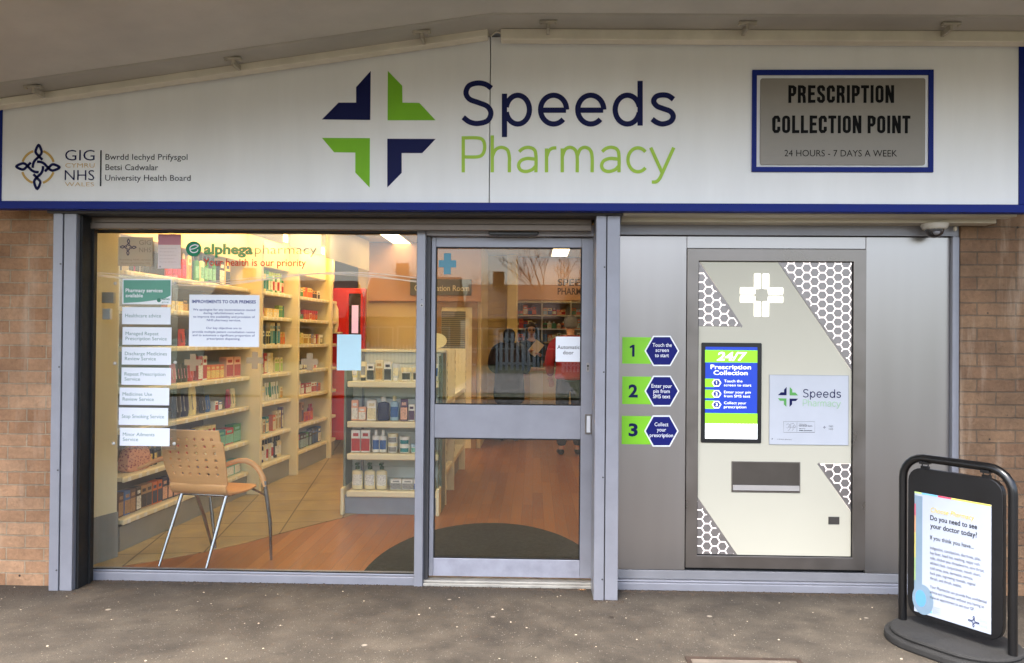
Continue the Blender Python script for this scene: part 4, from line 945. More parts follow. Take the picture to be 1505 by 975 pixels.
tag(m.build('litter_crumbs', mat('pale_crumbs', 'b5a58e', .9, 0, .4, 30), fix=False), 'scattered pale stone chips on the pavement', 'chips', kind='stuff')
m = MB(); lx, ly = PF(855, 868); lp = [(-.022, 0), (-.012, .010), (.0, .014), (.012, .009), (.026, .002), (.012, -.009), (-.004, -.011), (-.016, -.007)]
m.add([(lx+p[0], ly+p[1], .004+.02*abs(p[1])) for p in lp]+[(lx, ly, .002)], [(k, (k+1) % 8, 8) for k in range(8)])
tag(m.build('fallen_leaf', mat('leaf_orange', 'c08a58', .7, 0, .2, 60), fix=False), 'small curled orange leaf at the foot of the door', 'leaf')
m = MB(); lx, ly = PF(899, 908); m.add([(lx+p[0]*.8, ly+p[1], .003+.03*abs(p[0])) for p in lp]+[(lx, ly, .002)], [(k, (k+1) % 8, 8) for k in range(8)])
tag(m.build('fallen_leaf', mat('leaf_dark', '3a2f26', .8, 0, .2, 60), fix=False), 'dark dead leaf on the pavement below the right shutter guide', 'leaf')
SKY_S, EXPO, LAMP, STRIP = .15, 2.12, 4.4, 5

# ------------------------------------------------------------------ shop interior shell
CEIL = 2.75
WALLC = mat('cream_wall_paint', 'dccb9c', .7, 0, .04, 2)
GREYW = mat('grey_plinth', '8e8f8c', .5, 0, .08, 4)
fl = MB(); fl.box(-4.2, 1.3, .066, 11, -.25, .03); struct('shop_floor', fl, shopfloor_mat('wood_plank_vinyl'))
tb = [PF(*p, .034) for p in ((174, 833), (250, 820), (300, 811), (360, 798), (421, 781.5), (470, 769), (505, 760.5))]
pl = [(-3.6, .08), (-2.66, .08)]+tb+[(-1.40, 1.85), (-1.40, 7.0), (-3.6, 7.0)]
t_ = MB(); t_.prism(pl, .0305, .034, 'z'); struct('tiled_floor', t_, shopfloor_mat('stone_tile_vinyl'))
def wall(x0, x1, y0, y1, z0, z1, lab, m=None, name='wall', cat='wall'):
    q = MB(); q.box(x0, x1, y0, y1, z0, z1); return tag(q.build(name, m or WALLC, pivot=(0, 0, 0)), lab, cat)
wall(-4.2, -4.1, .07, 11, 0, 3.1, 'left side wall of the shop behind the shelving bays')
wall(1.2, 1.3, .07, 11, 0, 3.1, 'right side wall of the shop behind the machine')
wall(-4.2, 1.3, 10.9, 11, 0, 3.1, 'far back wall of the dispensary')
wall(-4.2, 1.3, .07, .16, 2.19, 3.1, 'inner wall over the shop window and door')
wall(-4.2, -2.80, .07, .16, 0, 2.19, 'inner wall beside the left end of the window')
wall(.40, 1.2, .07, .16, 0, 2.19, 'inner wall beside the sliding door')
c = MB(); c.box(-4.2, 1.3, .05, 11, CEIL, CEIL+.35)
struct('ceiling', c, mat('ceiling_tile', 'd9d4c6', .85, 0, .05, 2, .2, 40))
me_ = MB(); me_.ellipse(-.30, .10, .74, 1.34, .0352, .042, 44, axis='z')
# mat trimmed at the door line
me_ = MB(); me_.prism([(-.30+.74*cos(pi*k/30)*1.0, .10+1.34*sin(pi*k/30)) for k in range(31)], .0352, .043, 'z')
tag(me_.build('entrance_mat', mat('coir_mat', '23251e', .95, 0, .15, 30, .8, 300)), 'dark grey green half round entrance mat inside the sliding door', 'mat')
# ceiling light panels
LIT = emit_mat('light_diffuser', 'ffe6bb', LAMP); LIT2 = emit_mat('dim_diffuser', 'ffdca6', LAMP*.45)
for i, (x, y, lab) in enumerate(((-1.8, 1.2, 'ceiling light panel nearest the shop window'), (-.1, 1.4, 'ceiling light panel above the entrance mat'), (-1.9, 3.2, 'ceiling light panel above the low display unit'), (-.1, 3.8, 'ceiling light panel above the aisle'),
        (-1.75, 5.2, 'ceiling light panel above the consultation room end'), (.37, 6.6, 'ceiling light panel above the customers at the counter'), (-.9, 8.2, 'ceiling light panel left inside the dispensary'), (.4, 9.6, 'ceiling light panel deep inside the dispensary'))):
    t = thing('ceiling_light', (x, y, CEIL-.03), lab, 'ceiling light', 'ceiling light panels')
    q = MB(); q.v = []; q.hole((x-.14, x+.14, y-.6, y+.6), (x-.115, x+.115, y-.575, y+.575), -CEIL-.0, -CEIL+.025); q.v = [(v[0], v[2], -v[1]) for v in q.v]; q.build('frame', mat('light_frame', 'c9c9c4', .5), t)
    q = MB(); q.box(x-.115, x+.115, y-.575, y+.575, CEIL-.018, CEIL-.004); q.build('diffuser', LIT if y < 5 else LIT2, t)
    t.location.z = CEIL-.03

# ------------------------------------------------------------------ products
PC = product_mat('pack_plain', False, .42); PL = product_mat('pack_label', True, .5)
PROTO = {}
HID = []
def parts_of(kind, w, d, h):
    """meshes for one pack of a kind, base centre at the origin, facing -y: [(name, mesh, colour slot)]"""
    k = (kind, round(w, 3), round(d, 3), round(h, 3))
    if k in PROTO: return PROTO[k]
    out = []
    def fin(q, nm, mt, bev=0, sm=False):
        o = q.build(nm, mt, pivot=(0, 0, 0), bevel=bev, smooth=sm, segs=1)
        out.append((nm, o.data, [(md.type, md) for md in o.modifiers], bev, sm)); HID.append(o)
    q = MB()
    if kind == 'carton':
        q.box(-w/2, w/2, -d/2, d/2, 0, h); fin(q, 'carton', PC, .0015)
        q = MB(); q.box(-w*.47, w*.47, -d/2-.0008, -d/2-.0002, h*.06, h*.62); q.box(-w*.3, w*.3, -d/2-.0008, -d/2-.0002, h*.72, h*.86); fin(q, 'label', PL)
    elif kind in ('bottle', 'pump_bottle', 'aerosol'):
        r = w/2; sy = d/w; nk = {'bottle': .36, 'pump_bottle': .3, 'aerosol': .9}[kind]; sh = {'bottle': .78, 'pump_bottle': .72, 'aerosol': .80}[kind]
        q.lathe([(0, 0), (r*.9, 0), (r, h*.03), (r, h*(sh-.1)), (r*.92, h*(sh-.04)), (r*nk, h*sh), (r*nk, h*(sh+.03)), (0, h*(sh+.03))], seg=14, sy=sy); fin(q, 'bottle', PC, 0, True)
        q = MB()
        if kind == 'pump_bottle':
            q.lathe([(0, h*.75), (r*.42, h*.75), (r*.42, h*.86), (r*.16, h*.88), (r*.16, h*.93), (0, h*.93)], seg=12); q.box(-r*.3, r*.3, -r*1.0, r*.25, h*.93, h)
        else:
            c = max(nk*1.15, .3); q.lathe([(0, h*(sh+.01)), (r*c, h*(sh+.01)), (r*c, h*.97), (r*c*.8, h), (0, h)], seg=14, sy=sy if kind == 'aerosol' else 1)
        fin(q, 'cap', PC, 0, True)
        q = MB(); n = 8
        vs = []; 
        for z in (h*.14, h*.56):
            for i in range(n+1):
                a = radians(-90-58+116*i/n); vs.append((r*1.012*cos(a), r*1.012*sy*sin(a), z))
        q.add(vs, [(i, i+1, n+2+i, n+1+i) for i in range(n)]); fin(q, 'label', PL)
    elif kind == 'jar':
        r = w/2
        q.lathe([(0, 0), (r*.88, 0), (r*.93, h*.05), (r*.93, h*.68), (0, h*.7)], seg=16); fin(q, 'jar', PC, 0, True)
        q = MB(); q.lathe([(0, h*.69), (r, h*.69), (r, h*.96), (r*.95, h), (0, h)], seg=16); fin(q, 'lid', PC, 0, True)
        q = MB(); n = 8; vs = [(r*.945*cos(radians(-145+110*i/n)), r*.945*sin(radians(-145+110*i/n)), z) for z in (h*.12, h*.6) for i in range(n+1)]
        q.add(vs, [(i, i+1, n+2+i, n+1+i) for i in range(n)]); fin(q, 'label', PL)
    elif kind == 'tube':
        q.lathe([(0, 0), (w*.34, 0), (w*.34, h*.17), (0, h*.17)], seg=12); fin(q, 'cap', PC, 0, True)
        q = MB(); n = 12; vs = []
        for t, (sx, sy) in ((.17, (.36, .36)), (.3, (.42, .34)), (.7, (.48, .18)), (.94, (.5, .05)), (1., (.5, .03))):
            for k_ in range(n): vs.append((w*sx*cos(2*pi*k_/n), w*sy*sin(2*pi*k_/n), h*t))
        q.add(vs, [(i*n+k_, i*n+(k_+1) % n, (i+1)*n+(k_+1) % n, (i+1)*n+k_) for i in range(4) for k_ in range(n)]+[tuple(range(n)), tuple(4*n+k_ for k_ in range(n))]); fin(q, 'tube', PC, 0, True)
        q = MB(); q.add([(-w*.3, -w*.352, h*.3), (w*.3, -w*.352, h*.3), (w*.34, -w*.17, h*.75), (-w*.34, -w*.17, h*.75)], [(0, 1, 2, 3)]); fin(q, 'label', PL)
    elif kind == 'pouch':
        n = 10; vs = []
        for t, b in ((0, .35), (.12, .5), (.4, .48), (.75, .3), (.93, .04), (1, .03)):
            for k_ in range(n): vs.append((w*.5*cos(2*pi*k_/n)*(1-.06*sin(t*9)), d*b*sin(2*pi*k_/n), h*t))
        q.add(vs, [(i*n+k_, i*n+(k_+1) % n, (i+1)*n+(k_+1) % n, (i+1)*n+k_) for i in range(5) for k_ in range(n)]+[tuple(range(n)), tuple(5*n+k_ for k_ in range(n))]); fin(q, 'pouch', PC, 0, True)
        q = MB(); q.add([(-w*.34, -d*.46, h*.2), (w*.34, -d*.46, h*.2), (w*.34, -d*.26, h*.72), (-w*.34, -d*.26, h*.72)], [(0, 1, 2, 3)]); fin(q, 'label', PL)
    PROTO[k] = out; return out
CNAME = dict(white='f0efe8', cream='efe3b8', yellow='f0d070', pale_yellow='f2e6a8', gold='c9a04a', orange='e0702e', red='c02a2c', pink='e58aa0', salmon='efb79c', magenta='b3336a', purple='4e2c54', lilac='a99cc6', navy='1c2750', blue='2c62a8', pale_blue='9cc0d8',
             teal='2c8f96', mint='7fc7b4', green='2f8a4a', lime='a8c83c', dark_green='1f4a34', brown='5a3626', tan='b38a5c', dark_brown='2f211c', black='191919', grey='9a9a98', pale_grey='cfd2d2')
ORD = ['first', 'second', 'third', 'fourth', 'fifth', 'sixth', 'seventh', 'eighth', 'ninth', 'tenth', 'eleventh', 'twelfth', 'thirteenth', 'fourteenth', 'fifteenth', 'sixteenth', 'seventeenth', 'eighteenth', 'nineteenth', 'twentieth']
KN = dict(carton='carton', bottle='bottle', pump_bottle='pump bottle', aerosol='spray can', jar='jar', tube='tube', pouch='pouch')
GRP = dict(carton='cartons on the shop shelves', bottle='bottles on the shop shelves', pump_bottle='pump bottles on the display', aerosol='spray cans on the shelves', jar='jars on the shop shelves', tube='tubes on the shop shelves', pouch='pouches on the shelves')
def product(kind, w, d, h, c, c2, c3, loc, rz, label):
    ps = parts_of(kind, w, d, h)
    root = None; cols = {'label': c2, 'cap': c3, 'lid': c3}
    t = bpy.data.objects.new(kind, None); COL.objects.link(t); t.location = loc; t.rotation_euler = (0, 0, rz); t.empty_display_size = .03
    tag(t, label, KN[kind], GRP[kind])
    for nm, me, md, bev, sm in ps:
        o = bpy.data.objects.new(nm, me); COL.objects.link(o); o.parent = t
        cc_ = cols.get(nm, c); o.color = (*lin(CNAME[cc_])[:3], 1)
        if sm: es = o.modifiers.new('e', 'EDGE_SPLIT'); es.split_angle = radians(38)
        if bev: bv = o.modifiers.new('b', 'BEVEL'); bv.width = bev; bv.segments = 1
    return t
prnd = random.Random(7); RZB_ON = [False]
def stock(specs, start, end, place, rz, where, start_n=1, jit=.004):
    """specs: (kind,w,d,h,colour,label,cap,count[,stack]); placed side by side from start; place(s,back)->(x,y,z)"""
    s = start; n = start_n
    for sp in specs:
        kind, w_, d_, h_, c, c2, c3, cnt = sp[:8]; st = sp[8] if len(sp) > 8 else 1
        if kind == 'gap': s += w_; continue
        if RZB_ON[0]: w_ *= .87; cnt = int(math.ceil(cnt*1.3))
        h_ *= (.96, 1., 1.05)[prnd.randrange(3)]
        for i in range(cnt):
            if s+w_ > end: return
            x, y, z = place(s+w_/2); base = c
            if RZB_ON[0]:
                if prnd.random() < .10: s += w_*.7; continue
                if prnd.random() < .34: c = prnd.choice((c2 if isinstance(c2, str) else c, 'cream', 'white', 'red', 'orange', 'navy', 'pale_yellow', 'green', 'black', 'magenta', 'blue'))
                if c == c2: c2 = 'white' if c != 'white' else 'red'
            for k in range(st):
                od = ORD[min(n-1, 19)]
                lab = '%s %s, %s %s' % (c.replace('_', ' '), KN[kind], od, where) if st == 1 else '%s %s, %s %s %s' % (c.replace('_', ' '), KN[kind], ('lower', 'upper', 'topmost')[k], od, where)
                product(kind, w_, d_, h_, c, c2, c3, (x+prnd.uniform(-jit, jit), y+prnd.uniform(-jit, jit), z+k*h_), rz+prnd.uniform(-.06, .06), lab)
            s += w_+prnd.uniform(.003, .012); n += 1; c = base; c2 = sp[5]

# ------------------------------------------------------------------ wall shelving along the left side
WA = math.atan(.067)
BO = Vector((-2.80, 0, 0)); BS = Vector((sin(WA), cos(WA), 0)); BN = Vector((cos(WA), -sin(WA), 0))   # along, outward
ZS = [.245, .53, .845, 1.12, 1.405, 1.68, 1.925]
BACKM = mat('bay_back', '6f5d42', .6, 0, .05, 3)
TICK = mat('ticket_white', 'f1eee2', .5)
def bay(s0, s1, lab, zs_=ZS, fin=.13, pfin=True):
    L_ = s1-s0; o = BO+BS*s0
    t = thing('shelving_bay', (o.x, o.y, .03), lab, 'shelving bay', 'shelving bays along the left wall', rz=-WA+pi/2)
    # local: x runs along the wall (away from window), y = into the wall (left), -y = outward... so +y is toward the wall
    q = MB(); q.box(0, L_, .42, .44, 0, 2.3); q.build('back_panel', BACKM, t, local=True)
    q = MB(); q.box(0, L_, .0, .42, 0, .17); q.build('plinth', GREYW, t, local=True)
    if pfin: 
        q = MB(); q.box(L_, L_+.05, -fin, .44, 0, 2.52); q.build('end_fin', CREAM, t, local=True, bevel=.003)
    q = MB(); q.box(0, L_, .02, .42, 2.14, 2.72); q.build('header', CREAM, t, local=True)
    for z in zs_:
        q = MB(); q.box(.004, L_-.004, .0, .42, z-.058, z-.03)
        sh = q.build('shelf', CREAM, t, local=True)
        q = MB(); q.box(.004, L_-.004, -.022, -.001, z-.066, z-.028); r = q.build('price_rail', CREAM, t, local=True, bevel=.009, segs=2); r.parent = sh
        q = MB(); u = .05
        while u < L_-.08:
            if prnd.random() < .8: q.box(u, u+.038, -.0245, -.0225, z-.062, z-.034)
            u += prnd.uniform(.09, .2)
        if q.v: r2 = q.build('price_tickets', TICK, t, local=True); r2.parent = sh
    return t
bays = [(.48, 2.48, 'wide shelving bay nearest the window behind the chair'), (2.60, 3.52, 'shelving bay in the middle of the left wall'), (3.60, 4.72, 'third shelving bay from the window along the left wall'), (4.78, 5.02, 'narrow shelving bay beside the red display panel')]
for (s0, s1, lab), fn in zip(bays, (.12, .085, .05, 0)): bay(s0, s1, lab, fin=fn, pfin=fn > 0)
q = MB(); q.box(0, .5, -.02, .05, 0, .35)
ep = thing('end_panel', (-2.80, .12, .03), 'cream wall panel with grey skirting at the window end of the shelves', 'panel', rz=pi/2-.30)
q = MB(); q.box(0, .25, 0, .06, .3, 2.72); q.build('cream_board', CREAM, ep, local=True)
q = MB(); q.box(-.002, .254, -.008, .06, 0, .3); q.build('grey_skirting', GREYW, ep, local=True)
wall(-3.4, -2.83, .17, .20, 0, 2.74, 'cream return wall at the left edge of the window', CREAM)
# socket and small grey boxes on that panel
def onpanel(px0, py0, px1, py1, name, lab, m_, cat, dep=.03):
    a = on(px0, py1, 1, .17); b = on(px1, py0, 1, .17)
    q = MB(); q.box(a.x, b.x, .145, .145+dep, a.z, b.z); return tag(q.build(name, m_, bevel=.004), lab, cat)
onpanel(152, 430, 170, 446, 'door_chime', 'grey plastic box on the cream panel beside the service header card', mat('chime_grey', 'c3c2bb', .5), 'box')
onpanel(153, 454, 165, 470, 'wall_socket', 'white socket under the grey box on the cream panel', SWH, 'socket')
def bplace(z): return lambda s: tuple(BO+BS*s-BN*(.075)+Vector((0, 0, z+.003)))
RZB = -WA+pi/2
def bstock(specs, s0, s1, zi, bayname, back=.075):
    z = ZS[zi]
    def pl(s): p = BO+BS*s-BN*back; return (p.x, p.y, z+.002)
    stock(specs, s0, s1, pl, RZB, 'from the window on shelf %d up, %s' % (zi+1, bayname))
C_ = 'carton'; B_ = 'bottle'; RZB_ON[0] = True
b1 = 'first bay'
W1 = (.53, 2.46)
bstock([(C_, .075, .06, .165, 'brown', 'tan', 0, 2), (C_, .075, .06, .165, 'tan', 'dark_brown', 0, 2), (C_, .075, .06, .17, 'orange', 'navy', 0, 1), (C_, .075, .06, .17, 'navy', 'salmon', 0, 3), (C_, .07, .06, .17, 'purple', 'orange', 0, 2), (C_, .07, .06, .165, 'dark_brown', 'salmon', 0, 4),
        ('gap', .15, 0, 0, 0, 0, 0, 0), (C_, .16, .08, .13, 'mint', 'white', 0, 1, 1), (C_, .16, .08, .15, 'teal', 'white', 0, 2), (B_, .05, .04, .17, 'orange', 'white', 'red', 2)], W1[0], W1[1], 0, b1)
bstock([('gap', .42, 0, 0, 0, 0, 0, 0), (B_, .045, .035, .15, 'black', 'yellow', 'gold', 2), ('gap', .06, 0, 0, 0, 0, 0, 0), (C_, .085, .06, .20, 'pale_yellow', 'red', 'black', 8), (C_, .17, .08, .14, 'teal', 'mint', 0, 1), (C_, .19, .08, .16, 'green', 'mint', 0, 1), ], W1[0], W1[1], 1, b1)
bstock([('gap', .75, 0, 0, 0, 0, 0, 0), ('pouch', .13, .06, .22, 'navy', 'grey', 0, 3), ('pouch', .09, .05, .14, 'black', 'grey', 0, 1), (C_, .07, .05, .08, 'red', 'white', 0, 2), ('gap', .12, 0, 0, 0, 0, 0, 0), ('pouch', .1, .05, .16, 'cream', 'green', 0, 1)], W1[0], W1[1], 2, b1)
bstock([('gap', .70, 0, 0, 0, 0, 0, 0), ('pouch', .1, .05, .15, 'dark_brown', 'pink', 0, 3), ('gap', .04, 0, 0, 0, 0, 0, 0), (C_, .075, .05, .19, 'magenta', 'white', 0, 1), (C_, .085, .05, .12, 'orange', 'yellow', 0, 3), ('gap', .03, 0, 0, 0, 0, 0, 0), (C_, .15, .07, .18, 'salmon', 'red', 0, 1)], W1[0], W1[1], 3, b1)
bstock([('gap', .60, 0, 0, 0, 0, 0, 0), ('pouch', .12, .05, .15, 'pink', 'black', 0, 2), ('pouch', .11, .05, .14, 'red', 'black', 0, 3), ('pouch', .11, .05, .13, 'black', 'pink', 0, 2), (C_, .09, .06, .12, 'orange', 'white', 0, 2)], W1[0], W1[1], 4, b1)
bstock([('gap', .62, 0, 0, 0, 0, 0, 0), (C_, .06, .05, .07, 'yellow', 'cream', 0, 3), (C_, .09, .05, .1, 'black', 'gold', 0, 2), (C_, .07, .05, .12, 'cream', 'blue', 0, 4), (C_, .07, .05, .12, 'yellow', 'red', 0, 3)], W1[0], W1[1], 5, b1)
bstock([(C_, .07, .05, .12, 'white', 'black', 0, 3), ('gap', .25, 0, 0, 0, 0, 0, 0), (B_, .075, .05, .22, 'red', 'magenta', 'cream', 3), (C_, .06, .05, .2, 'cream', 'gold', 0, 1), (B_, .075, .05, .24, 'green', 'mint', 'dark_green', 4), ('gap', .03, 0, 0, 0, 0, 0, 0), (C_, .11, .06, .2, 'yellow', 'black', 0, 1)], W1[0]+.1, W1[1], 6, b1)
# flowered wash bag
p = BO+BS*.80-BN*.09
wb = thing('wash_bag', (p.x, p.y, ZS[1]+.002), 'pink flowered wash bag on the second shelf up behind the chair', 'wash bag', rz=RZB)
q = MB(); n = 16; vs = []
for t, k_ in ((0, .86), (.1, 1), (.45, 1.), (.75, .86), (.92, .6), (1, .3)):
    for i in range(n):
        a = 2*pi*i/n; e = lambda v: math.copysign(abs(v)**.6, v); vs.append((.15*k_*e(cos(a)), .062*k_*e(sin(a)), .185*t))
q.add(vs, [(i*n+j, i*n+(j+1) % n, (i+1)*n+(j+1) % n, (i+1)*n+j) for i in range(5) for j in range(n)]+[tuple(range(n)), tuple(5*n+j for j in range(n))])
fm = mat('floral_fabric', 'd08a86', .8, 0, .1, 20, .3); N_, L_ = nodes(fm); v_ = N_.new('ShaderNodeTexVoronoi'); v_.inputs['Scale'].default_value = 55
rp = N_.new('ShaderNodeValToRGB'); rp.color_ramp.elements[0].position = .12; rp.color_ramp.elements[0].color = lin('8d3b58'); rp.color_ramp.elements[1].position = .5; rp.color_ramp.elements[1].color = lin('dfa890')
tcx = N_.new('ShaderNodeTexCoord'); L_.new(tcx.outputs['Object'], v_.inputs['Vector']); L_.new(v_.outputs['Distance'], rp.inputs[0]); L_.new(rp.outputs[0], N_['Principled BSDF'].inputs['Base Color'])
q.build('bag_body', fm, wb, local=True, smooth=True)
q = MB(); q.tube([(-.11, 0, .172), (0, 0, .19), (.11, 0, .172)], .005, 6); q.build('zip', mat('zip_gold', 'b39a55', .4, .5), wb, local=True)

b2, b3, b4 = 'middle bay', 'third bay', 'narrow bay'
for zi, sp in enumerate(([(B_, .055, .045, .21, 'cream', 'white', 'black', 13)],
        [(C_, .075, .05, .12, 'cream', 'orange', 0, 2), (C_, .07, .05, .13, 'cream', 'tan', 0, 2), (C_, .08, .05, .15, 'teal', 'cream', 0, 3), (C_, .06, .05, .2, 'cream', 'gold', 0, 2), (C_, .05, .05, .22, 'purple', 'cream', 0, 1)],
        [(C_, .075, .05, .14, 'pale_yellow', 'white', 0, 4), ('tube', .05, .05, .17, 'white', 'teal', 'white', 5), (C_, .09, .05, .12, 'cream', 'gold', 0, 2)],
        [(C_, .09, .05, .10, 'yellow', 'cream', 0, 3), (C_, .08, .05, .19, 'pale_yellow', 'cream', 0, 2), ('gap', .05, 0, 0, 0, 0, 0, 0), (C_, .07, .05, .15, 'cream', 'lime', 0, 3)],
        [(C_, .05, .05, .19, 'yellow', 'black', 0, 3), (C_, .05, .05, .14, 'pale_yellow', 'black', 0, 4), (C_, .04, .05, .22, 'cream', 'teal', 0, 4), (C_, .07, .05, .12, 'gold', 'orange', 0, 2)],
        [('tube', .06, .05, .16, 'green', 'white', 'mint', 2), ('tube', .06, .05, .14, 'pink', 'red', 'white', 2), (C_, .09, .06, .09, 'yellow', 'cream', 0, 3), (C_, .05, .05, .12, 'lime', 'green', 0, 2)],
        [('aerosol', .055, .055, .17, 'gold', 'orange', 'orange', 1), ('aerosol', .055, .055, .22, 'pale_blue', 'teal', 'green', 4), ('aerosol', .055, .055, .2, 'mint', 'white', 'lime', 4), ('aerosol', .055, .055, .15, 'salmon', 'red', 'green', 3)])):
    bstock(sp, 2.63, 3.50, zi, b2)
for zi, sp in enumerate(([(C_, .1, .07, .16, 'navy', 'pale_blue', 0, 5), (C_, .11, .07, .17, 'black', 'blue', 0, 2)],
        [(B_, .05, .04, .16, 'dark_green', 'orange', 'white', 3), (C_, .07, .05, .22, 'tan', 'brown', 0, 3), (C_, .06, .05, .1, 'orange', 'red', 0, 3), (B_, .04, .04, .17, 'red', 'orange', 'red', 2)],
        [(C_, .08, .06, .15, 'cream', 'white', 0, 3), (C_, .1, .06, .12, 'red', 'white', 0, 4), (C_, .05, .05, .1, 'orange', 'red', 0, 2)],
        [('jar', .07, .07, .09, 'black', 'white', 'black', 4), (B_, .04, .04, .11, 'brown', 'cream', 'black', 5), (C_, .07, .05, .1, 'red', 'white', 0, 2)],
        [(C_, .07, .05, .12, 'lime', 'yellow', 0, 4), (C_, .09, .05, .11, 'cream', 'gold', 0, 4), ('jar', .08, .08, .1, 'black', 'cream', 'white', 2)],
        [(C_, .06, .05, .08, 'cream', 'dark_green', 0, 3), (C_, .05, .05, .06, 'grey', 'green', 0, 2), ('jar', .07, .07, .11, 'red', 'orange', 'red', 5)],
        [(B_, .05, .05, .2, 'red', 'orange', 'red', 2), (C_, .07, .05, .09, 'grey', 'green', 0, 2), (C_, .08, .05, .11, 'yellow', 'orange', 0, 3), (C_, .09, .05, .1, 'gold', 'black', 0, 2)])):
    bstock(sp, 3.66, 4.70, zi, b3)
for zi, sp in enumerate(([(C_, .12, .07, .2, 'dark_green', 'grey', 0, 5)], [(B_, .06, .05, .2, 'cream', 'green', 'yellow', 8)], [('jar', .07, .07, .1, 'salmon', 'white', 'cream', 7)], [(B_, .05, .05, .17, 'cream', 'orange', 'brown', 8)], [(C_, .07, .05, .15, 'black', 'tan', 0, 7)], [(C_, .08, .05, .12, 'brown', 'cream', 0, 6)])):
    bstock(sp, 4.80, 5.01, zi, b4)
# red projecting display panel at the end of the shelves
rp_ = thing('red_display', (-2.05, 5.10, .03), 'tall glossy red display panel at the far end of the shelves', 'display panel')
RED = mat('glossy_red', 'c4181b', .3, 0, .05, 3, coat=.3); Yr = 5.10
a, b = P(483, 560, Yr), P(537, 424, Yr)
q = MB(); q.box(a[0], b[0], Yr, Yr+.1, .2, b[1]); q.build('red_board', RED, rp_, bevel=.004)
a, b = P(513, 493, Yr), P(531, 432, Yr)
q = MB(); q.hole((a[0]-.03, b[0]+.03, a[1]-.03, b[1]+.03), (a[0], b[0], a[1], b[1]), Yr-.03, Yr-.001); q.build('red_frame', RED, rp_, bevel=.003)
q = MB(); q.box(a[0], b[0], Yr-.008, Yr-.001, a[1], b[1]); q.build('dark_poster', mat('poster_dark', '2a1c22', .4, 0, .4, 16), rp_)
a2, b2_ = P(517, 490, Yr), P(527, 449, Yr)
q = MB(); q.box(a2[0], b2_[0], Yr-.012, Yr-.009, a2[1], b2_[1]); q.build('lit_screen', emit_mat('lilac_screen', 'e6c4ee', .12), rp_)
q = MB(); x_, z_ = P(493.5, 488, Yr); q.lathe([(0, 0), (.03, .0), (.05, .08), (.045, .28), (.02, .34), (.012, .38), (0, .38)], x_, Yr-.055, z_, 12)
q.box(x_-.09, x_+.09, Yr-.11, Yr-.001, z_-.02, z_-.001)
tag(q.build('display_bottle', CREAM, smooth=True), 'cream bottle shaped ornament standing out from the red display panel', 'ornament')

# ------------------------------------------------------------------ low double sided display unit
gx0_, gx1_, gy = -1.575, -.775, 1.72
SLAT = mat('slatwall_grey', 'cfd4cf', .5, 0, .04, 3); GGREEN = mat('grey_green_panel', '6d7a70', .4, 0, .06, 3)
gd = thing('display_unit', ((gx0_+gx1_)/2, gy+.9, .03), 'low white double sided display unit standing on the wood floor', 'display unit')
ZG = [.225, .53, .795, 1.125]
q = MB(); q.box(gx0_+.02, gx1_-.02, gy+.02, gy+.10, .03, .185); q.build('plinth', mat('blue_grey_plinth', '8b93a0', .5, 0, .05), gd, bevel=.002)
for xx in (gx0_+.0, gx1_-.016):
    q = MB(); q.box(xx, xx+.028, gy-.03, gy+.35, .03, .25); q.build('foot_panel', CREAM, gd, bevel=.006)
q = MB()
for k in range(12):
    z0 = .19+.098*k; q.box(gx0_+.02, gx1_-.02, gy+.30, gy+.32, z0, z0+.09)
q.box(gx0_+.02, gx1_-.02, gy+.318, gy+.345, .19, 1.36); q.build('slat_back', SLAT, gd, bevel=.002)
for k in range(2):
    q = MB(); xx = (gx0_+.10, gx1_-.12)[k]; q.box(xx, xx+.02, gy+.285, gy+.299, .19, 1.36); q.build('slotted_upright', ALU, gd)
for z in ZG:
    q = MB(); q.box(gx0_+.055, gx1_-.012, gy+.015, gy+.29, z-.026, z-.004); sh = q.build('shelf', CREAM, gd)
    q = MB(); q.box(gx0_+.045, gx1_-.0, gy-.012, gy+.014, z-.05, z); sub(q, 'price_rail', CREAM, sh, bevel=.008)
q = MB(); q.box(gx0_+.0, gx0_+.02, gy+.06, gy+.34, .03, 1.34); q.build('end_panel', GGREEN, gd, bevel=.003)
q = MB(); q.box(gx1_+.0, gx1_+.016, gy+.12, gy+.36, .03, 1.36); q.build('end_panel', GGREEN, gd, bevel=.003)
gl_ = glass_mat('edge_glass', (.8, .9, .84), .06)
q = MB(); q.box(gx1_-.004, gx1_+.004, gy-.02, gy+.118, .26, 1.34); q.build('glass_end', gl_, gd)
q = MB(); q.box(gx0_-.03, gx1_+.02, gy+.28, gy+.42, 1.362, 1.385); q.build('top_ledge', CREAM, gd, bevel=.004)
# long side facing the aisle
q = MB(); q.box(gx1_-.42, gx1_-.40, gy+.42, gy+2.3, .03, 1.37); q.build('spine', CREAM, gd)
for z in (.31, .62, .93):
    q = MB(); q.box(gx1_-.40, gx1_-.02, gy+.46, gy+2.3, z-.026, z-.004); sh = q.build('shelf', CREAM, gd)
    q = MB(); q.box(gx1_-.022, gx1_+.004, gy+.46, gy+2.3, z-.05, z); sub(q, 'price_rail', CREAM, sh, bevel=.008)
q = MB(); q.box(gx1_-.38, gx1_-.05, gy+.46, gy+2.3, .03, .26); q.build('side_plinth', GREYW, gd)
for yy in (gy+.42, gy+1.1, gy+2.3):
    q = MB(); q.box(gx1_-.40, gx1_+.02, yy, yy+.03, .03, 1.37); pn = q.build('divider', CREAM, gd, bevel=.003)
    q = MB()
    for k in range(13): q.box(gx1_+.0205, gx1_+.0215, yy+.010, yy+.020, .40+.07*k, .43+.07*k)
    sub(q, 'slots', DARK, pn)
RZB_ON[0] = False
def gpl(z, back=.09): return lambda s: (s, gy+back, z+.002)
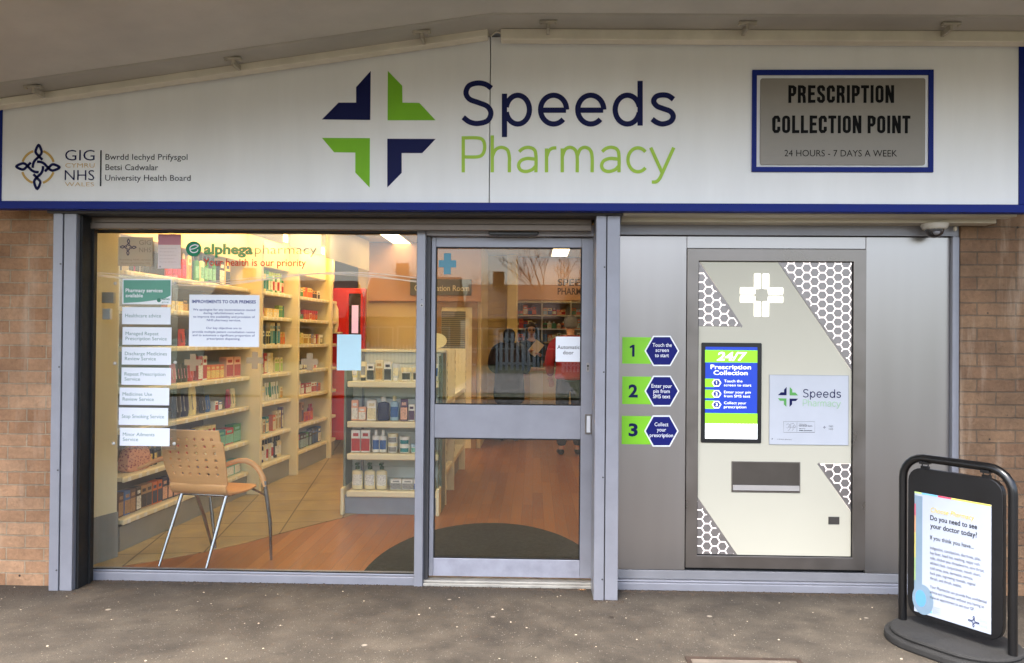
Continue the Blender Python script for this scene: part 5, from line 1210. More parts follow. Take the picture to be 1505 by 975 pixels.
# warm strip lamps tucked under a projecting pelmet over the wall shelves
for s0, s1, lab in ((.5, 2.5, 'warm strip lamp under the pelmet over the first shelving bay'), (2.65, 3.55, 'warm strip lamp under the pelmet over the middle shelving bay'), (3.7, 5.4, 'warm strip lamp under the pelmet over the far shelving bays')):
    o = BO+BS*s0; t = thing('strip_lamp', (o.x, o.y, 2.36), lab, 'lamp', 'strip lamps over the shelves', rz=-WA+pi/2)
    q = MB(); q.box(0, s1-s0, -.30, -.0, .10, .36); q.box(0, s1-s0, -.315, -.301, -.02, .36); q.build('pelmet', CREAM, t, local=True)
    q = MB(); q.box(.05, s1-s0-.05, -.20, -.14, .06, .098); q.build('tube_light', emit_mat('warm_tube', 'ffcc80', STRIP), t, local=True)
stock([('tube', .055, .05, .14, 'pale_yellow', 'white', 'white', 1), ('tube', .06, .05, .15, 'cream', 'grey', 'black', 1), (C_, .062, .05, .14, 'white', 'black', 0, 1), (C_, .062, .05, .16, 'cream', 'gold', 0, 1), (C_, .062, .05, .15, 'white', 'black', 0, 1), ('tube', .065, .05, .15, 'pale_grey', 'cream', 'white', 1),
       ('jar', .085, .08, .115, 'white', 'black', 'cream', 2), (B_, .07, .05, .19, 'teal', 'pale_blue', 'teal', 1), ('tube', .06, .05, .15, 'white', 'blue', 'white', 1), (B_, .07, .06, .2, 'green', 'dark_green', 'dark_green', 1)], gx0_+.06, gx1_-.01, gpl(ZG[3]), 0, 'from left on the top shelf of the low display')
stock([(C_, .055, .05, .165, 'salmon', 'white', 0, 1), (C_, .06, .05, .11, 'salmon', 'white', 0, 1), (C_, .075, .05, .165, 'white', 'cream', 0, 1), (B_, .10, .05, .205, 'navy', 'navy', 'white', 1), (B_, .072, .045, .195, 'pale_blue', 'blue', 'cream', 1), (C_, .058, .05, .17, 'purple', 'salmon', 0, 1), (C_, .05, .05, .13, 'white', 'purple', 0, 1),
       ('tube', .06, .05, .13, 'lilac', 'navy', 'black', 1), (C_, .08, .05, .1, 'brown', 'white', 0, 1), (C_, .07, .05, .13, 'white', 'red', 0, 2)], gx0_+.06, gx1_-.01, gpl(ZG[2]), 0, 'from left on the third shelf of the low display')
stock([(C_, .075, .05, .175, 'white', 'red', 0, 2), ('gap', .012, 0, 0, 0, 0, 0, 0), (B_, .062, .05, .19, 'white', 'blue', 'white', 2), ('jar', .085, .08, .078, 'white', 'grey', 'cream', 1, 2), ('jar', .09, .08, .07, 'white', 'teal', 'white', 1, 2), ('jar', .09, .08, .075, 'white', 'mint', 'pale_blue', 1), ('jar', .08, .08, .075, 'white', 'teal', 'white', 1, 2)], gx0_+.06, gx1_-.01, gpl(ZG[1]), 0, 'from left on the second shelf of the low display')
stock([('gap', .012, 0, 0, 0, 0, 0, 0), ('pump_bottle', .092, .055, .225, 'cream', 'white', 'dark_green', 3), ('gap', .03, 0, 0, 0, 0, 0, 0), (C_, .09, .06, .085, 'white', 'grey', 0, 2), (C_, .085, .06, .08, 'white', 'blue', 0, 2)], gx0_+.06, gx1_-.01, gpl(ZG[0]), 0, 'from left on the bottom shelf of the low display')
for zi, z in enumerate((.31, .62, .93)):
    stock([(B_, .06, .05, .2, ('dark_brown', 'white', 'green')[zi], 'white', 'white', 2), (B_, .055, .05, .18, ('navy', 'cream', 'teal')[zi], 'pink', 'black', 2), (C_, .06, .05, .16, ('orange', 'salmon', 'yellow')[zi], 'white', 0, 2), (B_, .06, .05, .2, 'black', 'gold', 'white', 3)], gy+.5, gy+1.08,
          lambda s: (gx1_-.08, s, z+.002), pi/2, 'along the %s aisle shelf of the low display' % ('lowest', 'middle', 'upper')[zi])
dc = thing('round_card', (*((on(639, 515, 1, gy+.35)).to_2d()), 1.38), 'round cream show card on a stalk above the low display', 'show card')
a = on(639, 501, 1, gy+.35)
q = MB(); q.ellipse(a.x, a.z, .105, .068, gy+.346, gy+.352, 28); q.build('disc', mat('disc_cream', 'f1e6b6', .5), dc)
q = MB(); q.tube([(a.x, gy+.356, 1.38), (a.x, gy+.356, a.z+.02)], .003, 6); q.build('stalk', ALU, dc)

# ------------------------------------------------------------------ consultation room front
Yc_ = 5.72
PINKW = mat('salmon_bulkhead', 'c49a78', .7, 0, .06, 2)
q = MB(); q.box(-2.35, P(707, 500, Yc_)[0], Yc_+.03, Yc_+.13, .03, CEIL-.005); tag(q.build('partition_wall', WALLC, pivot=(0, 0, 0)), 'cream partition wall of the consultation room', 'wall')
a = P(610, 443, Yc_); b = P(705, 409, Yc_)
q = MB(); q.box(-2.2, P(707, 440, Yc_)[0], Yc_-.05, Yc_+.028, a[1], CEIL-.01); tag(q.build('bulkhead', PINKW), 'salmon bulkhead above the consultation room door', 'bulkhead')
sg = thing('room_sign', (P(650, 434, Yc_)[0], Yc_-.06, P(650, 434, Yc_)[1]), 'grey green consultation room sign with cream letters above a door', 'sign')
a, b = P(603, 434, Yc_-.06), P(693, 411, Yc_-.06)
q = MB(); q.box(a[0], b[0], Yc_-.075, Yc_-.052, a[1], b[1]); q.build('sign_board', mat('sign_olive', '5e5f4c', .5), sg, bevel=.003)
q = MB(); x0, zb = P(609, 427.5, Yc_-.08); x1, _ = P(689.5, 427.5, Yc_-.08); text(q, 'Consultation Room', x0, x1, zb, .075, Yc_-.0765, .01); q.build('lettering', CREAM, sg)
dr = thing('room_door', (P(668, 520, Yc_)[0], Yc_, .03), 'cream consultation room door with a grey venetian blind', 'door')
a, b = P(640, 560, Yc_), P(702, 444, Yc_)
q = MB(); q.hole((a[0], b[0], .03, b[1]), (a[0]+.07, b[0]-.07, .031, b[1]-.07), Yc_-.02, Yc_+.028); q.build('frame', mat('door_frame_tan', '9c7f5c', .5), dr, bevel=.003)
q = MB(); q.box(a[0]+.072, b[0]-.072, Yc_, Yc_+.027, .032, b[1]-.072); q.build('leaf', CREAM, dr)
a, b = P(648.5, 525, Yc_), P(684.5, 458, Yc_)
q = MB(); q.hole((a[0]-.02, b[0]+.02, a[1]-.02, b[1]+.02), (a[0], b[0], a[1], b[1]), Yc_-.015, Yc_-.001); q.build('window_frame', CREAM, dr)
q = MB(); n = 22
for k in range(n): z0 = a[1]+(b[1]-a[1])*k/n; q.box(a[0], b[0], Yc_-.012+.003*(k % 2), Yc_-.002, z0+.004, z0+(b[1]-a[1])/n)
q.build('blind', mat('blind_grey', '7f8078', .5, .1), dr)
xq_ = P(707, 500, Yc_)[0]
wall(xq_-.1, xq_, Yc_+.131, 7.3, .03, CEIL-.005, 'side wall of the consultation room facing the aisle')
Yc_ = 7.3
sw = thing('slatwall', (P(725, 520, Yc_)[0], Yc_, .03), 'narrow cream slatwall panel between the room door and the counter', 'slatwall')
a, b = P(716, 560, Yc_), P(743, 441, Yc_)
q = MB()
for k in range(20): z0 = .05+.1*k; q.box(a[0], b[0], Yc_-.02, Yc_+.0, z0, z0+.085)
q.box(a[0], b[0], Yc_, Yc_+.028, .03, 2.05); q.build('panel', mat('slat_cream', 'd8c48e', .55), sw, bevel=.003)
q = MB(); q.box(-.9, -.25, Yc_+.03, Yc_+.1, .03, CEIL-.004); tag(q.build('partition_wall', WALLC, pivot=(0, 0, 0)), 'cream wall behind the narrow slatwall panel', 'wall')
a, b = P(744, 560, Yc_-.15), P(760, 415, Yc_-.15)
q = MB(); q.box(a[0], b[0], Yc_-.15, Yc_+.15, .03, CEIL-.002); tag(q.build('square_column', mat('column_cream', 'e8d591', .55, 0, .04), bevel=.008), 'pale yellow square column beside the counter', 'column')
# counter, header and dispensary
Yk = 7.45
hd_ = thing('counter_header', (.4, Yk, 2.17), 'tan bulkhead with pharmacy lettering over the dispensary counter', 'bulkhead')
zh = P(800, 441, Yk)[1]
q = MB(); q.box(-.27, 1.18, Yk, Yk+.25, zh, CEIL-.01); q.build('fascia_board', PINKW, hd_)
q = MB(); x0, zb = P(819.5, 420, Yk); text(q, 'SPEEDS', x0, x0+.56, zb, .10, Yk-.003, .02); x0, zb = P(819.5, 433, Yk); text(q, 'PHARMACY', x0, x0+.60, zb, .10, Yk-.003, .02); q.build('lettering', mat('brown_letters', '5c4536', .5), hd_)
kt = thing('shop_counter', (.35, Yk, .03), 'cream dispensary counter in front of the white shelves', 'counter')
q = MB(); q.box(-.23, 1.18, Yk-.25, Yk+.25, .03, 1.0); q.build('cabinet', mat('counter_front', 'c9b58a', .5, 0, .06, 3), kt, bevel=.004)
q = MB(); q.box(P(779, 560, Yk-.2)[0], P(798, 560, Yk-.2)[0], Yk-.262, Yk-.25, .03, .99); q.build('white_front', mat('counter_white', 'd9d6c6', .5), kt)
q = MB(); q.box(-.25, 1.19, Yk-.29, Yk+.28, 1.001, 1.04); q.build('worktop', mat('worktop_tan', 'b58e68', .4, 0, .1, 8), kt, bevel=.006)
Yd = 9.4
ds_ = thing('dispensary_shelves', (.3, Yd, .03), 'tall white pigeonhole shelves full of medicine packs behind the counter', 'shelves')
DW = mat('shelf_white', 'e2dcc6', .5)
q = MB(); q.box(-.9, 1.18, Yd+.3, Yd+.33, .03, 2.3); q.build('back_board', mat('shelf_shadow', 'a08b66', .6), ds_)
for k in range(8):
    q = MB(); z = .45+.24*k; q.box(-.9, 1.18, Yd, Yd+.298, z, z+.02); q.build('shelf', DW, ds_)
for k in range(5):
    q = MB(); x = -.9+.515*k; q.box(x, x+.022, Yd-.004, Yd+.299, .03, 2.3); q.build('upright', DW, ds_)
for k in range(2, 7):
    z = .47+.24*k; cols = ['white', 'cream', 'orange', 'blue', 'red', 'pale_blue', 'green', 'salmon', 'brown', 'pale_yellow']
    for j in range(4):
        xs = -.9+.515*j+.03; sp = [(prnd.choice([C_, C_, C_, B_]), .075, .06, prnd.choice([.1, .13, .16]), prnd.choice(cols), prnd.choice(cols), 'white', 1) for _ in range(5)]
        stock(sp, xs, xs+.485, lambda s: (s, Yd+.06, z+.002), 0, 'from left, dispensary shelf %d up, column %d' % (k+1, j+1))
q = MB(); a, b = P(761, 457, 7.2), P(768, 446, 7.2)
mo = thing('wall_monitor', ((a[0]+b[0])/2, 7.2, a[1]), 'small black monitor hanging beside the yellow column', 'monitor')
q.box(a[0], b[0], 7.2, 7.24, a[1], b[1]); q.build('casing', BLACK, mo, bevel=.003)
q = MB(); q.box(a[0]+.03, a[0]+.05, 7.24, 7.5, b[1]-.06, b[1]-.04); q.build('bracket', ALU_D, mo)

# ------------------------------------------------------------------ plywood armchair facing into the shop
def cw(px, py, Y): p = on(px, py, 1, Y); return Vector(p)
LA, LB, LC, LD = [Vector((*PF(px, py, .034), .034)) for px, py in ((233.6, 832.6), (302.5, 838), (398.6, 823), (316.6, 806))]
ch = thing('armchair', ((LA.x+LC.x)/2, (LA.y+LC.y)/2, .034), 'plywood chair with punched back, curved arm and chrome legs by the window', 'chair')
PLY = mat('beech_ply', 'd89e64', .42, 0, .1, 3, .05, 80, stretch=(1, 1, 6)); CHR = mat('chrome', '9a9a9e', .2, 1, .02)
TA, TB = cw(253, 731, LA.y+.08), cw(323, 741, LB.y+.08)
fw = ((LC-LB)+(LD-LA)).normalized(); fw.z = 0; fw.normalize(); sd = Vector((fw.y, -fw.x, 0))   # seat faces fw; sd = its right side
zs_ = .475
pA = Vector((TA.x, TA.y, zs_)); pB = Vector((TB.x, TB.y, zs_))
cen = (pA+pB)/2; sdv = (pB-pA); wd = sdv.length; sdv.normalize(); fwv = Vector((-sdv.y, sdv.x, 0))
if fwv.dot(fw) < 0: fwv = -fwv
wd = .40; cen = cen+Vector((0, 0, 0))
def shell_pt(u, t):      # u across -1..1, t along: 0 top of the back -> 1 front of the seat
    k = t*1.0
    if k < .46: h_, dd = .895-(k/.46)*(.895-.54), -.045+.085*(k/.46)*1.0-.05*sin(pi*k/.46)*.4
    elif k < .60: a_ = (k-.46)/.14*pi/2; h_, dd = .54-.068*sin(a_), .04+.068*(1-cos(a_))
    else: h_, dd = .472-.012*sin(pi*(k-.6)/.4)+.004, .108+(k-.6)/.4*.33
    half = wd/2*(.93 if k < .1 else 1.0) + (.02*sin(pi*min(1, k/.46)) if k < .46 else .0) - (.02 if k > .97 else 0)
    dd += .018*(u*u)*(1 if k < .46 else .0)
    return cen+sdv*(u*half)+fwv*(dd-.02)+Vector((0, 0, h_-cen.z+.0))
NU, NT = 100, 140
hole_c = [(-.72+.288*i+(.0 if j % 2 else .0), .075+.058*j) for j in range(6) for i in range(6)]
q = MB(); idx = {}
def inhole(u, t):
    for hu, ht in hole_c:
        if ((u-hu)*.20)**2+((t-ht)*.82)**2 < .0095**2: return True
    return False
verts = []
for j in range(NT+1):
    for i in range(NU+1):
        u, t = -1+2*i/NU, j/NT; verts.append(shell_pt(u, t))
fs = [(j*(NU+1)+i, j*(NU+1)+i+1, (j+1)*(NU+1)+i+1, (j+1)*(NU+1)+i) for j in range(NT) for i in range(NU) if not inhole(-1+2*(i+.5)/NU, (j+.5)/NT)]
q.add(verts, fs); sh_ = q.build('seat_shell', PLY, ch, smooth=False)
for p_ in sh_.data.polygons: p_.use_smooth = True
so = sh_.modifiers.new('s', 'SOLIDIFY'); so.thickness = .011; so.offset = 0
def leg(pts, r, nm='leg', m_=CHR): qq = MB(); qq.tube(pts, r, 10); return qq.build(nm, m_, ch, smooth=True)
uA, uB = shell_pt(-.8, .60)-Vector((0, 0, .015)), shell_pt(.8, .60)-Vector((0, 0, .015))
uD, uC = shell_pt(-.8, .97)-Vector((0, 0, .015)), shell_pt(.8, .97)-Vector((0, 0, .015))
leg([uA, uA+(LA-uA)*.5, LA], [.013, .012, .008]); leg([uB, uB+(LB-uB)*.5, LB], [.013, .012, .008]); leg([uD, uD+(LD-uD)*.5, LD], [.013, .012, .008])
aC = cw(390, 714, LC.y-.03); leg([aC+Vector((0, 0, .03)), aC, (aC+LC)/2+Vector((.012, 0, 0)), LC], [.013, .014, .012, .007])
leg([uA, uB, uC+Vector((0, 0, -.004)), aC+Vector((0, 0, -.06)), ], .009, 'seat_rail'); leg([uA, uD, uC], .009, 'seat_rail')
ar = spl([tuple(cw(x, y, Y)) [0:2]+(0,) if False else tuple(cw(x, y, Y)) for x, y, Y in ((309, 693, LB.y+.16), (322, 689, LB.y+.17), (345, 679, LB.y+.2), (362, 677, LB.y+.22), (376, 687, LC.y-.01), (385, 702, LC.y-.02), (390, 716, LC.y-.03))], 1) if False else [cw(x, y, Y) for x, y, Y in ((309, 694, LB.y+.16), (322, 689, LB.y+.17), (336, 682, LB.y+.19), (350, 677.5, LB.y+.2), (362, 677.5, LB.y+.21), (372, 682, LB.y+.22), (380, 690, LC.y-.02), (386, 701, LC.y-.025), (390, 715, LC.y-.03))]
qq = MB(); rr = [.010, .014, .016, .017, .018, .018, .018, .017, .015]; qq.tube(ar, rr, 10); qq.build('armrest', PLY, ch, smooth=True)
arl = [p_-sdv*(wd+.13)+Vector((0, 0, 0)) for p_ in ar]; qq = MB(); qq.tube(arl, rr, 10); qq.build('armrest', PLY, ch, smooth=True)
ld_ = arl[-1]; leg([ld_, ld_+(LD-ld_)*.5, LD+Vector((-.03, .02, 0))], [.013, .012, .008], 'arm_post')
for o_ in HID: bpy.data.objects.remove(o_)

# ------------------------------------------------------------------ people inside
def skin(name, pts, edges, m_, parent, root=0, levels=2):
    """pts: (x,y,z,rx,ry) ; grown into one continuous surface"""
    me = bpy.data.meshes.new(name); me.from_pydata([p[:3] for p in pts], edges, [])
    o = bpy.data.objects.new(name, me); COL.objects.link(o)
    o.modifiers.new('skin', 'SKIN'); s = o.modifiers.new('sub', 'SUBSURF'); s.levels = levels; s.render_levels = levels
    for i, p in enumerate(pts):
        sv = me.skin_vertices[0].data[i]; sv.radius = (p[3], p[4] if len(p) > 4 else p[3]); sv.use_root = (i == root)
    bpy.context.view_layer.update(); dg = bpy.context.evaluated_depsgraph_get()
    nm = bpy.data.meshes.new_from_object(o.evaluated_get(dg)); bpy.data.objects.remove(o)
    nm.materials.clear(); nm.materials.append(m_)
    for p in nm.polygons: p.use_smooth = True
    n = bpy.data.objects.new(name, nm); COL.objects.link(n); n.parent = parent; return n
def chain(P_, E_, base, pts):
    k = base
    for p in pts: P_.append(p); E_.append((k, len(P_)-1)); k = len(P_)-1
    return k
def person(loc, rz, label, hands, top_m, leg_m, hair_m, skin_m, hem, bulk=1., hair='short', face=False, sc_=1., long_coat=False):
    t = thing('person', loc, label, 'person', rz=rz); t.scale = (sc_, sc_, sc_)
    Pn = [(0, 0, .93, .12, .10)]; E = []
    a = chain(Pn, E, 0, [(0, 0, 1.08, .11, .085), (0, .005, 1.26, .135, .095), (0, .01, 1.38, .10, .07)])
    nk = chain(Pn, E, a, [(0, .0, 1.455, .048, .05), (0, -.008, 1.50, .050, .055)])
    hd = chain(Pn, E, nk, [(0, -.018, 1.545, .058, .072), (0, -.012, 1.60, .072, .088), (0, -.004, 1.655, .058, .07)])
    for s, (el, wr) in zip((-1, 1), hands):
        sh = chain(Pn, E, a, [(s*.10, .01, 1.385, .06, .055), (s*.175, .01, 1.37, .052, .05), (*el, .038, .038), (*wr, .024, .022)])
        e_, w_ = Vector(el), Vector(wr); d = (w_-e_).normalized(); pm = w_+d*.055
        pl_ = chain(Pn, E, sh, [(*pm, .032, .018)]); side = d.cross(Vector((0, 0, 1))).normalized() if abs(d.z) < .9 else Vector((1, 0, 0))
        for k, (off, ln) in enumerate(((-.027, .062), (-.009, .074), (.009, .07), (.027, .056))):
            b0 = pm+d*.035+side*off; b1 = b0+d*ln*.5+Vector((0, 0, -.006)); b2 = b0+d*ln*.85+Vector((0, 0, -.024))
            chain(Pn, E, pl_, [(*b0, .0095, .0095), (*b1, .0085, .0085), (*b2, .007, .007)])
        th = w_+d*.02-side*s*.028; chain(Pn, E, pl_, [(*th, .011, .011), (*(th+d*.035-side*s*.014), .009, .009)])
    for s in (-1, 1):
        chain(Pn, E, 0, [(s*.085, 0, .87, .088, .088), (s*.095, -.01, .49, .055, .058), (s*.10, .01, .09, .036, .038), (s*.105, -.07, .04, .036, .028), (s*.11, -.15, .03, .030, .022)])
    skin('body', Pn, E, skin_m, t)
    # trousers
    Pn = [(0, 0, .93, .135*bulk, .115*bulk)]; E = []
    chain(Pn, E, 0, [(0, 0, 1.03, .125*bulk, .10*bulk)])
    for s in (-1, 1): chain(Pn, E, 0, [(s*.088, 0, .86, .10, .105), (s*.098, -.008, .49, .075, .08), (s*.102, .012, .10, .062, .066)])
    skin('trousers', Pn, E, leg_m, t)
    for s in (-1, 1):
        Pn = [(s*.102, .035, .045, .042, .042)]; E = []; chain(Pn, E, 0, [(s*.106, -.07, .04, .044, .036), (s*.112, -.16, .032, .036, .028)]); skin('shoe', Pn, E, BLACK, t)
    # top or coat
    Pn = [(0, 0, hem, .19*bulk, .145*bulk)]; E = []
    a = chain(Pn, E, 0, [(0, 0, .98, .165*bulk, .13*bulk), (0, 0, 1.12, .155*bulk, .12*bulk), (0, .005, 1.27, .165*bulk, .125*bulk), (0, .01, 1.385, .12*bulk, .09*bulk)])
    chain(Pn, E, a, [(0, .004, 1.445, .066, .066)])
    for s, (el, wr) in zip((-1, 1), hands):
        e_ = Vector(el); w_ = Vector(wr); w2 = e_+(w_-e_)*.93
        chain(Pn, E, a, [(s*.11, .01, 1.39, .075*bulk, .07*bulk), (s*.185*min(bulk, 1.12), .01, 1.365, .068*bulk, .065*bulk), (*e_, .055*bulk, .055*bulk), (*w2, .042*bulk, .042*bulk)])
    skin('coat' if long_coat else 'jumper', Pn, E, top_m, t)
    # hair
    if hair == 'short':
        Pn = [(0, .045, 1.535, .078, .05)]; E = []; chain(Pn, E, 0, [(0, .035, 1.58, .092, .075), (0, .022, 1.635, .098, .1), (0, .0, 1.695, .07, .085)])
    elif hair == 'hood':
        Pn = [(0, .05, 1.44, .10, .09)]; E = []; chain(Pn, E, 0, [(0, .03, 1.53, .095, .085), (0, .02, 1.61, .103, .10), (0, .0, 1.68, .07, .08)])
    else:
        Pn = [(0, .045, 1.60, .085, .06)]; E = []; chain(Pn, E, 0, [(0, .02, 1.665, .078, .085), (0, -.02, 1.698, .05, .06)])
        for s in (-1, 1): chain(Pn, E, 0, [(s*.066, .01, 1.60, .03, .045), (s*.076, -.005, 1.53, .026, .045), (s*.082, -.0, 1.45, .022, .035), (s*.08, -.01, 1.40, .012, .02)])
        chain(Pn, E, 0, [(0, .06, 1.5, .075, .04), (0, .06, 1.42, .06, .03)])
    skin('hair' if hair != 'hood' else 'hood', Pn, E, hair_m, t)
    if face:
        for s in (-1, 1):
            q = MB(); q.lathe([(0, -.006), (.012, -.004), (.013, .0), (0, .006)], seg=10, M=Matrix.Translation((s*.03, -.091, 1.592)) @ Matrix.Rotation(radians(90), 4, 'X')); q.build('eye', mat('eye_dark', '1c1512', .3), t, local=True, smooth=True)
            q = MB(); q.tube([(s*.016, -.095, 1.612), (s*.032, -.097, 1.617), (s*.048, -.088, 1.612)], .003, 5); q.build('eyebrow', hair_m, t, local=True)
        q = MB(); q.tube([(0, -.088, 1.60), (0, -.104, 1.572), (0, -.108, 1.56), (0, -.09, 1.552)], [.007, .010, .013, .008], 8); q.build('nose', skin_m, t, local=True, smooth=True)
        q = MB(); q.tube([(-.024, -.082, 1.524), (-.01, -.09, 1.521), (0, -.091, 1.522), (.01, -.09, 1.521), (.024, -.082, 1.524)], [.003, .006, .006, .006, .003], 6); q.build('mouth', mat('lips', '9c4f48', .5), t, local=True, smooth=True)
    return t
SK = mat('skin_tone', 'c99676', .5, 0, .04, sss=.1)
BLKC = mat('black_coat', '121214', .75, 0, .25, 6, .4); REDJ = mat('red_jumper', 'a01826', .85, 0, .15, 12, .6, 200)
NVT = mat('dark_jeans', '1b1e2a', .8, 0, .15, 10, .4); GHR = mat('grey_hair', '66666a', .7, 0, .3, 40, .8, 200); DHR = mat('dark_hair', '1d1310', .45, 0, .3, 40, .6, 200); UNI = mat('black_tunic', '15151a', .7, 0, .15)
lo_h = (((-.24, .02, 1.10), (-.22, -.12, .92)), ((.24, .02, 1.10), (.22, -.12, .92)))
xk = P(749, 500, 6.55)[0]
person((xk, 6.5, .03), pi-.15, 'customer in a black hooded coat seen from behind at the counter', (((-.27, .0, 1.12), (-.2, -.2, 1.02)), ((.27, .0, 1.12), (.2, -.2, 1.02))), BLKC, NVT, BLKC, SK, .50, 1.45, 'hood', long_coat=True, sc_=.95)
xw = P(781, 500, 7.85)[0]
wm = person((xw, 7.98, .03), .05, 'woman with long dark hair facing out and holding a white leaflet behind the counter', (((-.22, .0, 1.12), (-.06, -.24, 1.24)), ((.22, .0, 1.12), (.12, -.24, 1.20))), UNI, UNI, DHR, SK, .82, 1.0, 'long', face=True, sc_=1.0)
a, b = P(778, 523, 7.68), P(797, 501, 7.68)
q = MB(); Mx = Matrix.Translation(((a[0]+b[0])/2, 7.70, (a[1]+b[1])/2)) @ Matrix.Rotation(radians(38), 4, 'Y') @ Matrix.Rotation(radians(12), 4, 'X')
q.box(-.075, .075, -.002, .002, -.12, .12, M=Mx); q.box(-.072, .072, .003, .006, -.117, .117, M=Mx)
tag(q.build('leaflet', mat('leaflet_cream', 'eadfb8', .5)), 'tilted cream leaflet held by the woman behind the counter', 'leaflet')
xr_ = P(838, 500, 5.3)[0]
person((xr_, 5.22, .03), pi+.12, 'grey haired customer in a dark red jumper standing with back to the door', (((-.26, .0, 1.12), (-.22, -.14, .95)), ((.26, .0, 1.12), (.22, -.14, .95))), REDJ, NVT, GHR, SK, .90, 1.22, 'short', sc_=1.03)

# ------------------------------------------------------------------ across the street (seen mirrored in the glass)
rs = random.Random(3)
def mb_tree(x, y, h_, label, seed):
    r_ = random.Random(seed); t = thing('bare_tree', (x, y, -.05), label, 'tree', 'bare trees across the street')
    trunk_, crown = MB(), MB()
    bk = mat('tree_bark', '3d3129', .9, 0, .2, 9, .5)
    def grow(mb, p, d, L_, r, lev):
        pts = [p]; q = p.copy(); dd = d.copy()
        for k in range(4): dd = (dd+Vector((r_.uniform(-.16, .16), r_.uniform(-.16, .16), r_.uniform(-.03, .12)))).normalized(); q = q+dd*(L_/4); pts.append(q.copy())
        mb.tube(pts, [r*(1-.14*k) for k in range(5)], 5 if lev < 2 else 3, caps=False)
        if lev >= 5: return
        for k in range(3 if lev else 5):
            i = r_.choice((2, 3, 4)) if lev else r_.choice((3, 4)); b_ = pts[i]
            nd = (dd+Vector((r_.uniform(-.9, .9), r_.uniform(-.9, .9), r_.uniform(-.15, .6)))).normalized(); grow(crown, b_, nd, L_*r_.uniform(.55, .8), r*.55, lev+1)
    grow(trunk_, Vector((x, y, -.05)), Vector((0, 0, 1)), h_*.36, h_*.018, 0)
    trunk_.build('trunk', bk, t, fix=False); crown.build('crown', bk, t, fix=False)
for px, Y, hgt, lab, sd in ((600, 48, 8.6, 'bare tree above the left bungalow across the street', 5), (800, 44, 8.8, 'broad bare tree between the two bungalows across the street', 9), (700, 70, 9, 'distant bare tree beyond the middle of the bungalows', 14), (470, 60, 8.5, 'bare tree at the left end of the street', 21)):
    mb_tree(on(px, 400, 1, Y).x, -Y, hgt, lab, sd)
HB = brick_mat('house_brick', '9d6a50', '8a5a44', '8d8272'); RT = mat('roof_tiles', '6b4a3a', .8, 0, .2, 5, .6, 20); FW = mat('window_white', 'dfe0dc', .4)
def bungalow(x0, x1, y, wallh, ridge, label, nwin):
    t = thing('bungalow', ((x0+x1)/2, -y, -.05), label, 'house', 'bungalows across the street'); D_ = 7
    q = MB(); q.box(x0, x1, -y-D_, -y, -.1, wallh); w_ = q.build('wall', HB, t)
    q = MB(); xm = -y-D_/2; q.prism([(-y+.4, wallh-.05), (xm, ridge), (-y-D_-.4, wallh-.05)], x0-.35, x1+.35, 'x'); rf = q.build('roof', RT, t)
    q = MB(); q.box(x0+1.2, x0+1.9, xm-.3, xm+.3, ridge-.5, ridge+.8); sub(q, 'chimney', HB, rf)
    for k in range(nwin):
        xc = x0+(x1-x0)*(k+.5)/nwin
        if k == nwin//2:
            q = MB(); q.box(xc-.45, xc+.45, -y, -y+.05, -.03, 2.05); dd = q.build('front_door', mat('door_green', '2f4a3a', .4), t); q = MB(); q.hole((xc-.55, xc+.55, -.03, 2.15), (xc-.452, xc+.452, -.03, 2.052), y-.0, y-.06); q.v = [(v[0], -v[1]+.0, v[2]) for v in q.v]; sub(q, 'frame', FW, dd); continue
        q = MB(); q.hole((xc-.85, xc+.85, .85, 2.1), (xc-.78, xc+.78, .92, 2.03), -y, -y+.07); q.box(xc-.03, xc+.03, -y, -y+.06, .92, 2.03); wn = q.build('window', FW, t)
        q = MB(); q.box(xc-.78, xc+.78, -y+.002, -y+.03, .92, 2.03); sub(q, 'pane', mat('far_glass', '22282c', .1), wn)
bungalow(on(536, 450, 1, 40).x, on(660, 450, 1, 40).x, 40, 2.7, 5.2, 'red brick bungalow opposite the shop window', 3)
bungalow(on(690, 450, 1, 42).x, on(880, 450, 1, 42).x, 42, 2.7, 4.9, 'brick bungalow opposite the sliding door', 5)
bungalow(on(300, 450, 1, 44).x, on(500, 450, 1, 44).x, 44, 2.7, 5.2, 'brick bungalow at the left end of the street', 5)
q = MB(); xg = on(835, 400, 1, 36).x
gh = thing('gabled_house', (xg+4, -39, -.05), 'tan rendered house with a steep gable right of the bungalows', 'house')
q.prism([(xg, -.1), (xg+9, -.1), (xg+9, 3.2), (xg+4.5, 7.2), (xg, 3.2)], -44, -37); q.build('wall', mat('tan_render', 'b08d66', .8, 0, .1, 2), gh)
q = MB(); q.prism([(xg-.4, 3.0), (xg+4.5, 7.4), (xg+9.4, 3.0), (xg+9.4, 3.3), (xg+4.5, 7.7), (xg-.4, 3.3)], -44.3, -36.7); q.build('roof', RT, gh)
for k in range(2):
    q = MB(); q.hole((xg+1.5+3.6*k, xg+3.3+3.6*k, .9, 2.2), (xg+1.6+3.6*k, xg+3.2+3.6*k, 1., 2.1), -37, -36.93); wn = q.build('window', FW, gh)
    q = MB(); q.box(xg+1.6+3.6*k, xg+3.2+3.6*k, -37, -36.96, 1, 2.1); sub(q, 'pane', MATS['far_glass'], wn)
FWH = mat('picket_white', 'e6e6e2', .6, 0, .06, 5)
fx0_ = on(540, 500, 1, 31).x
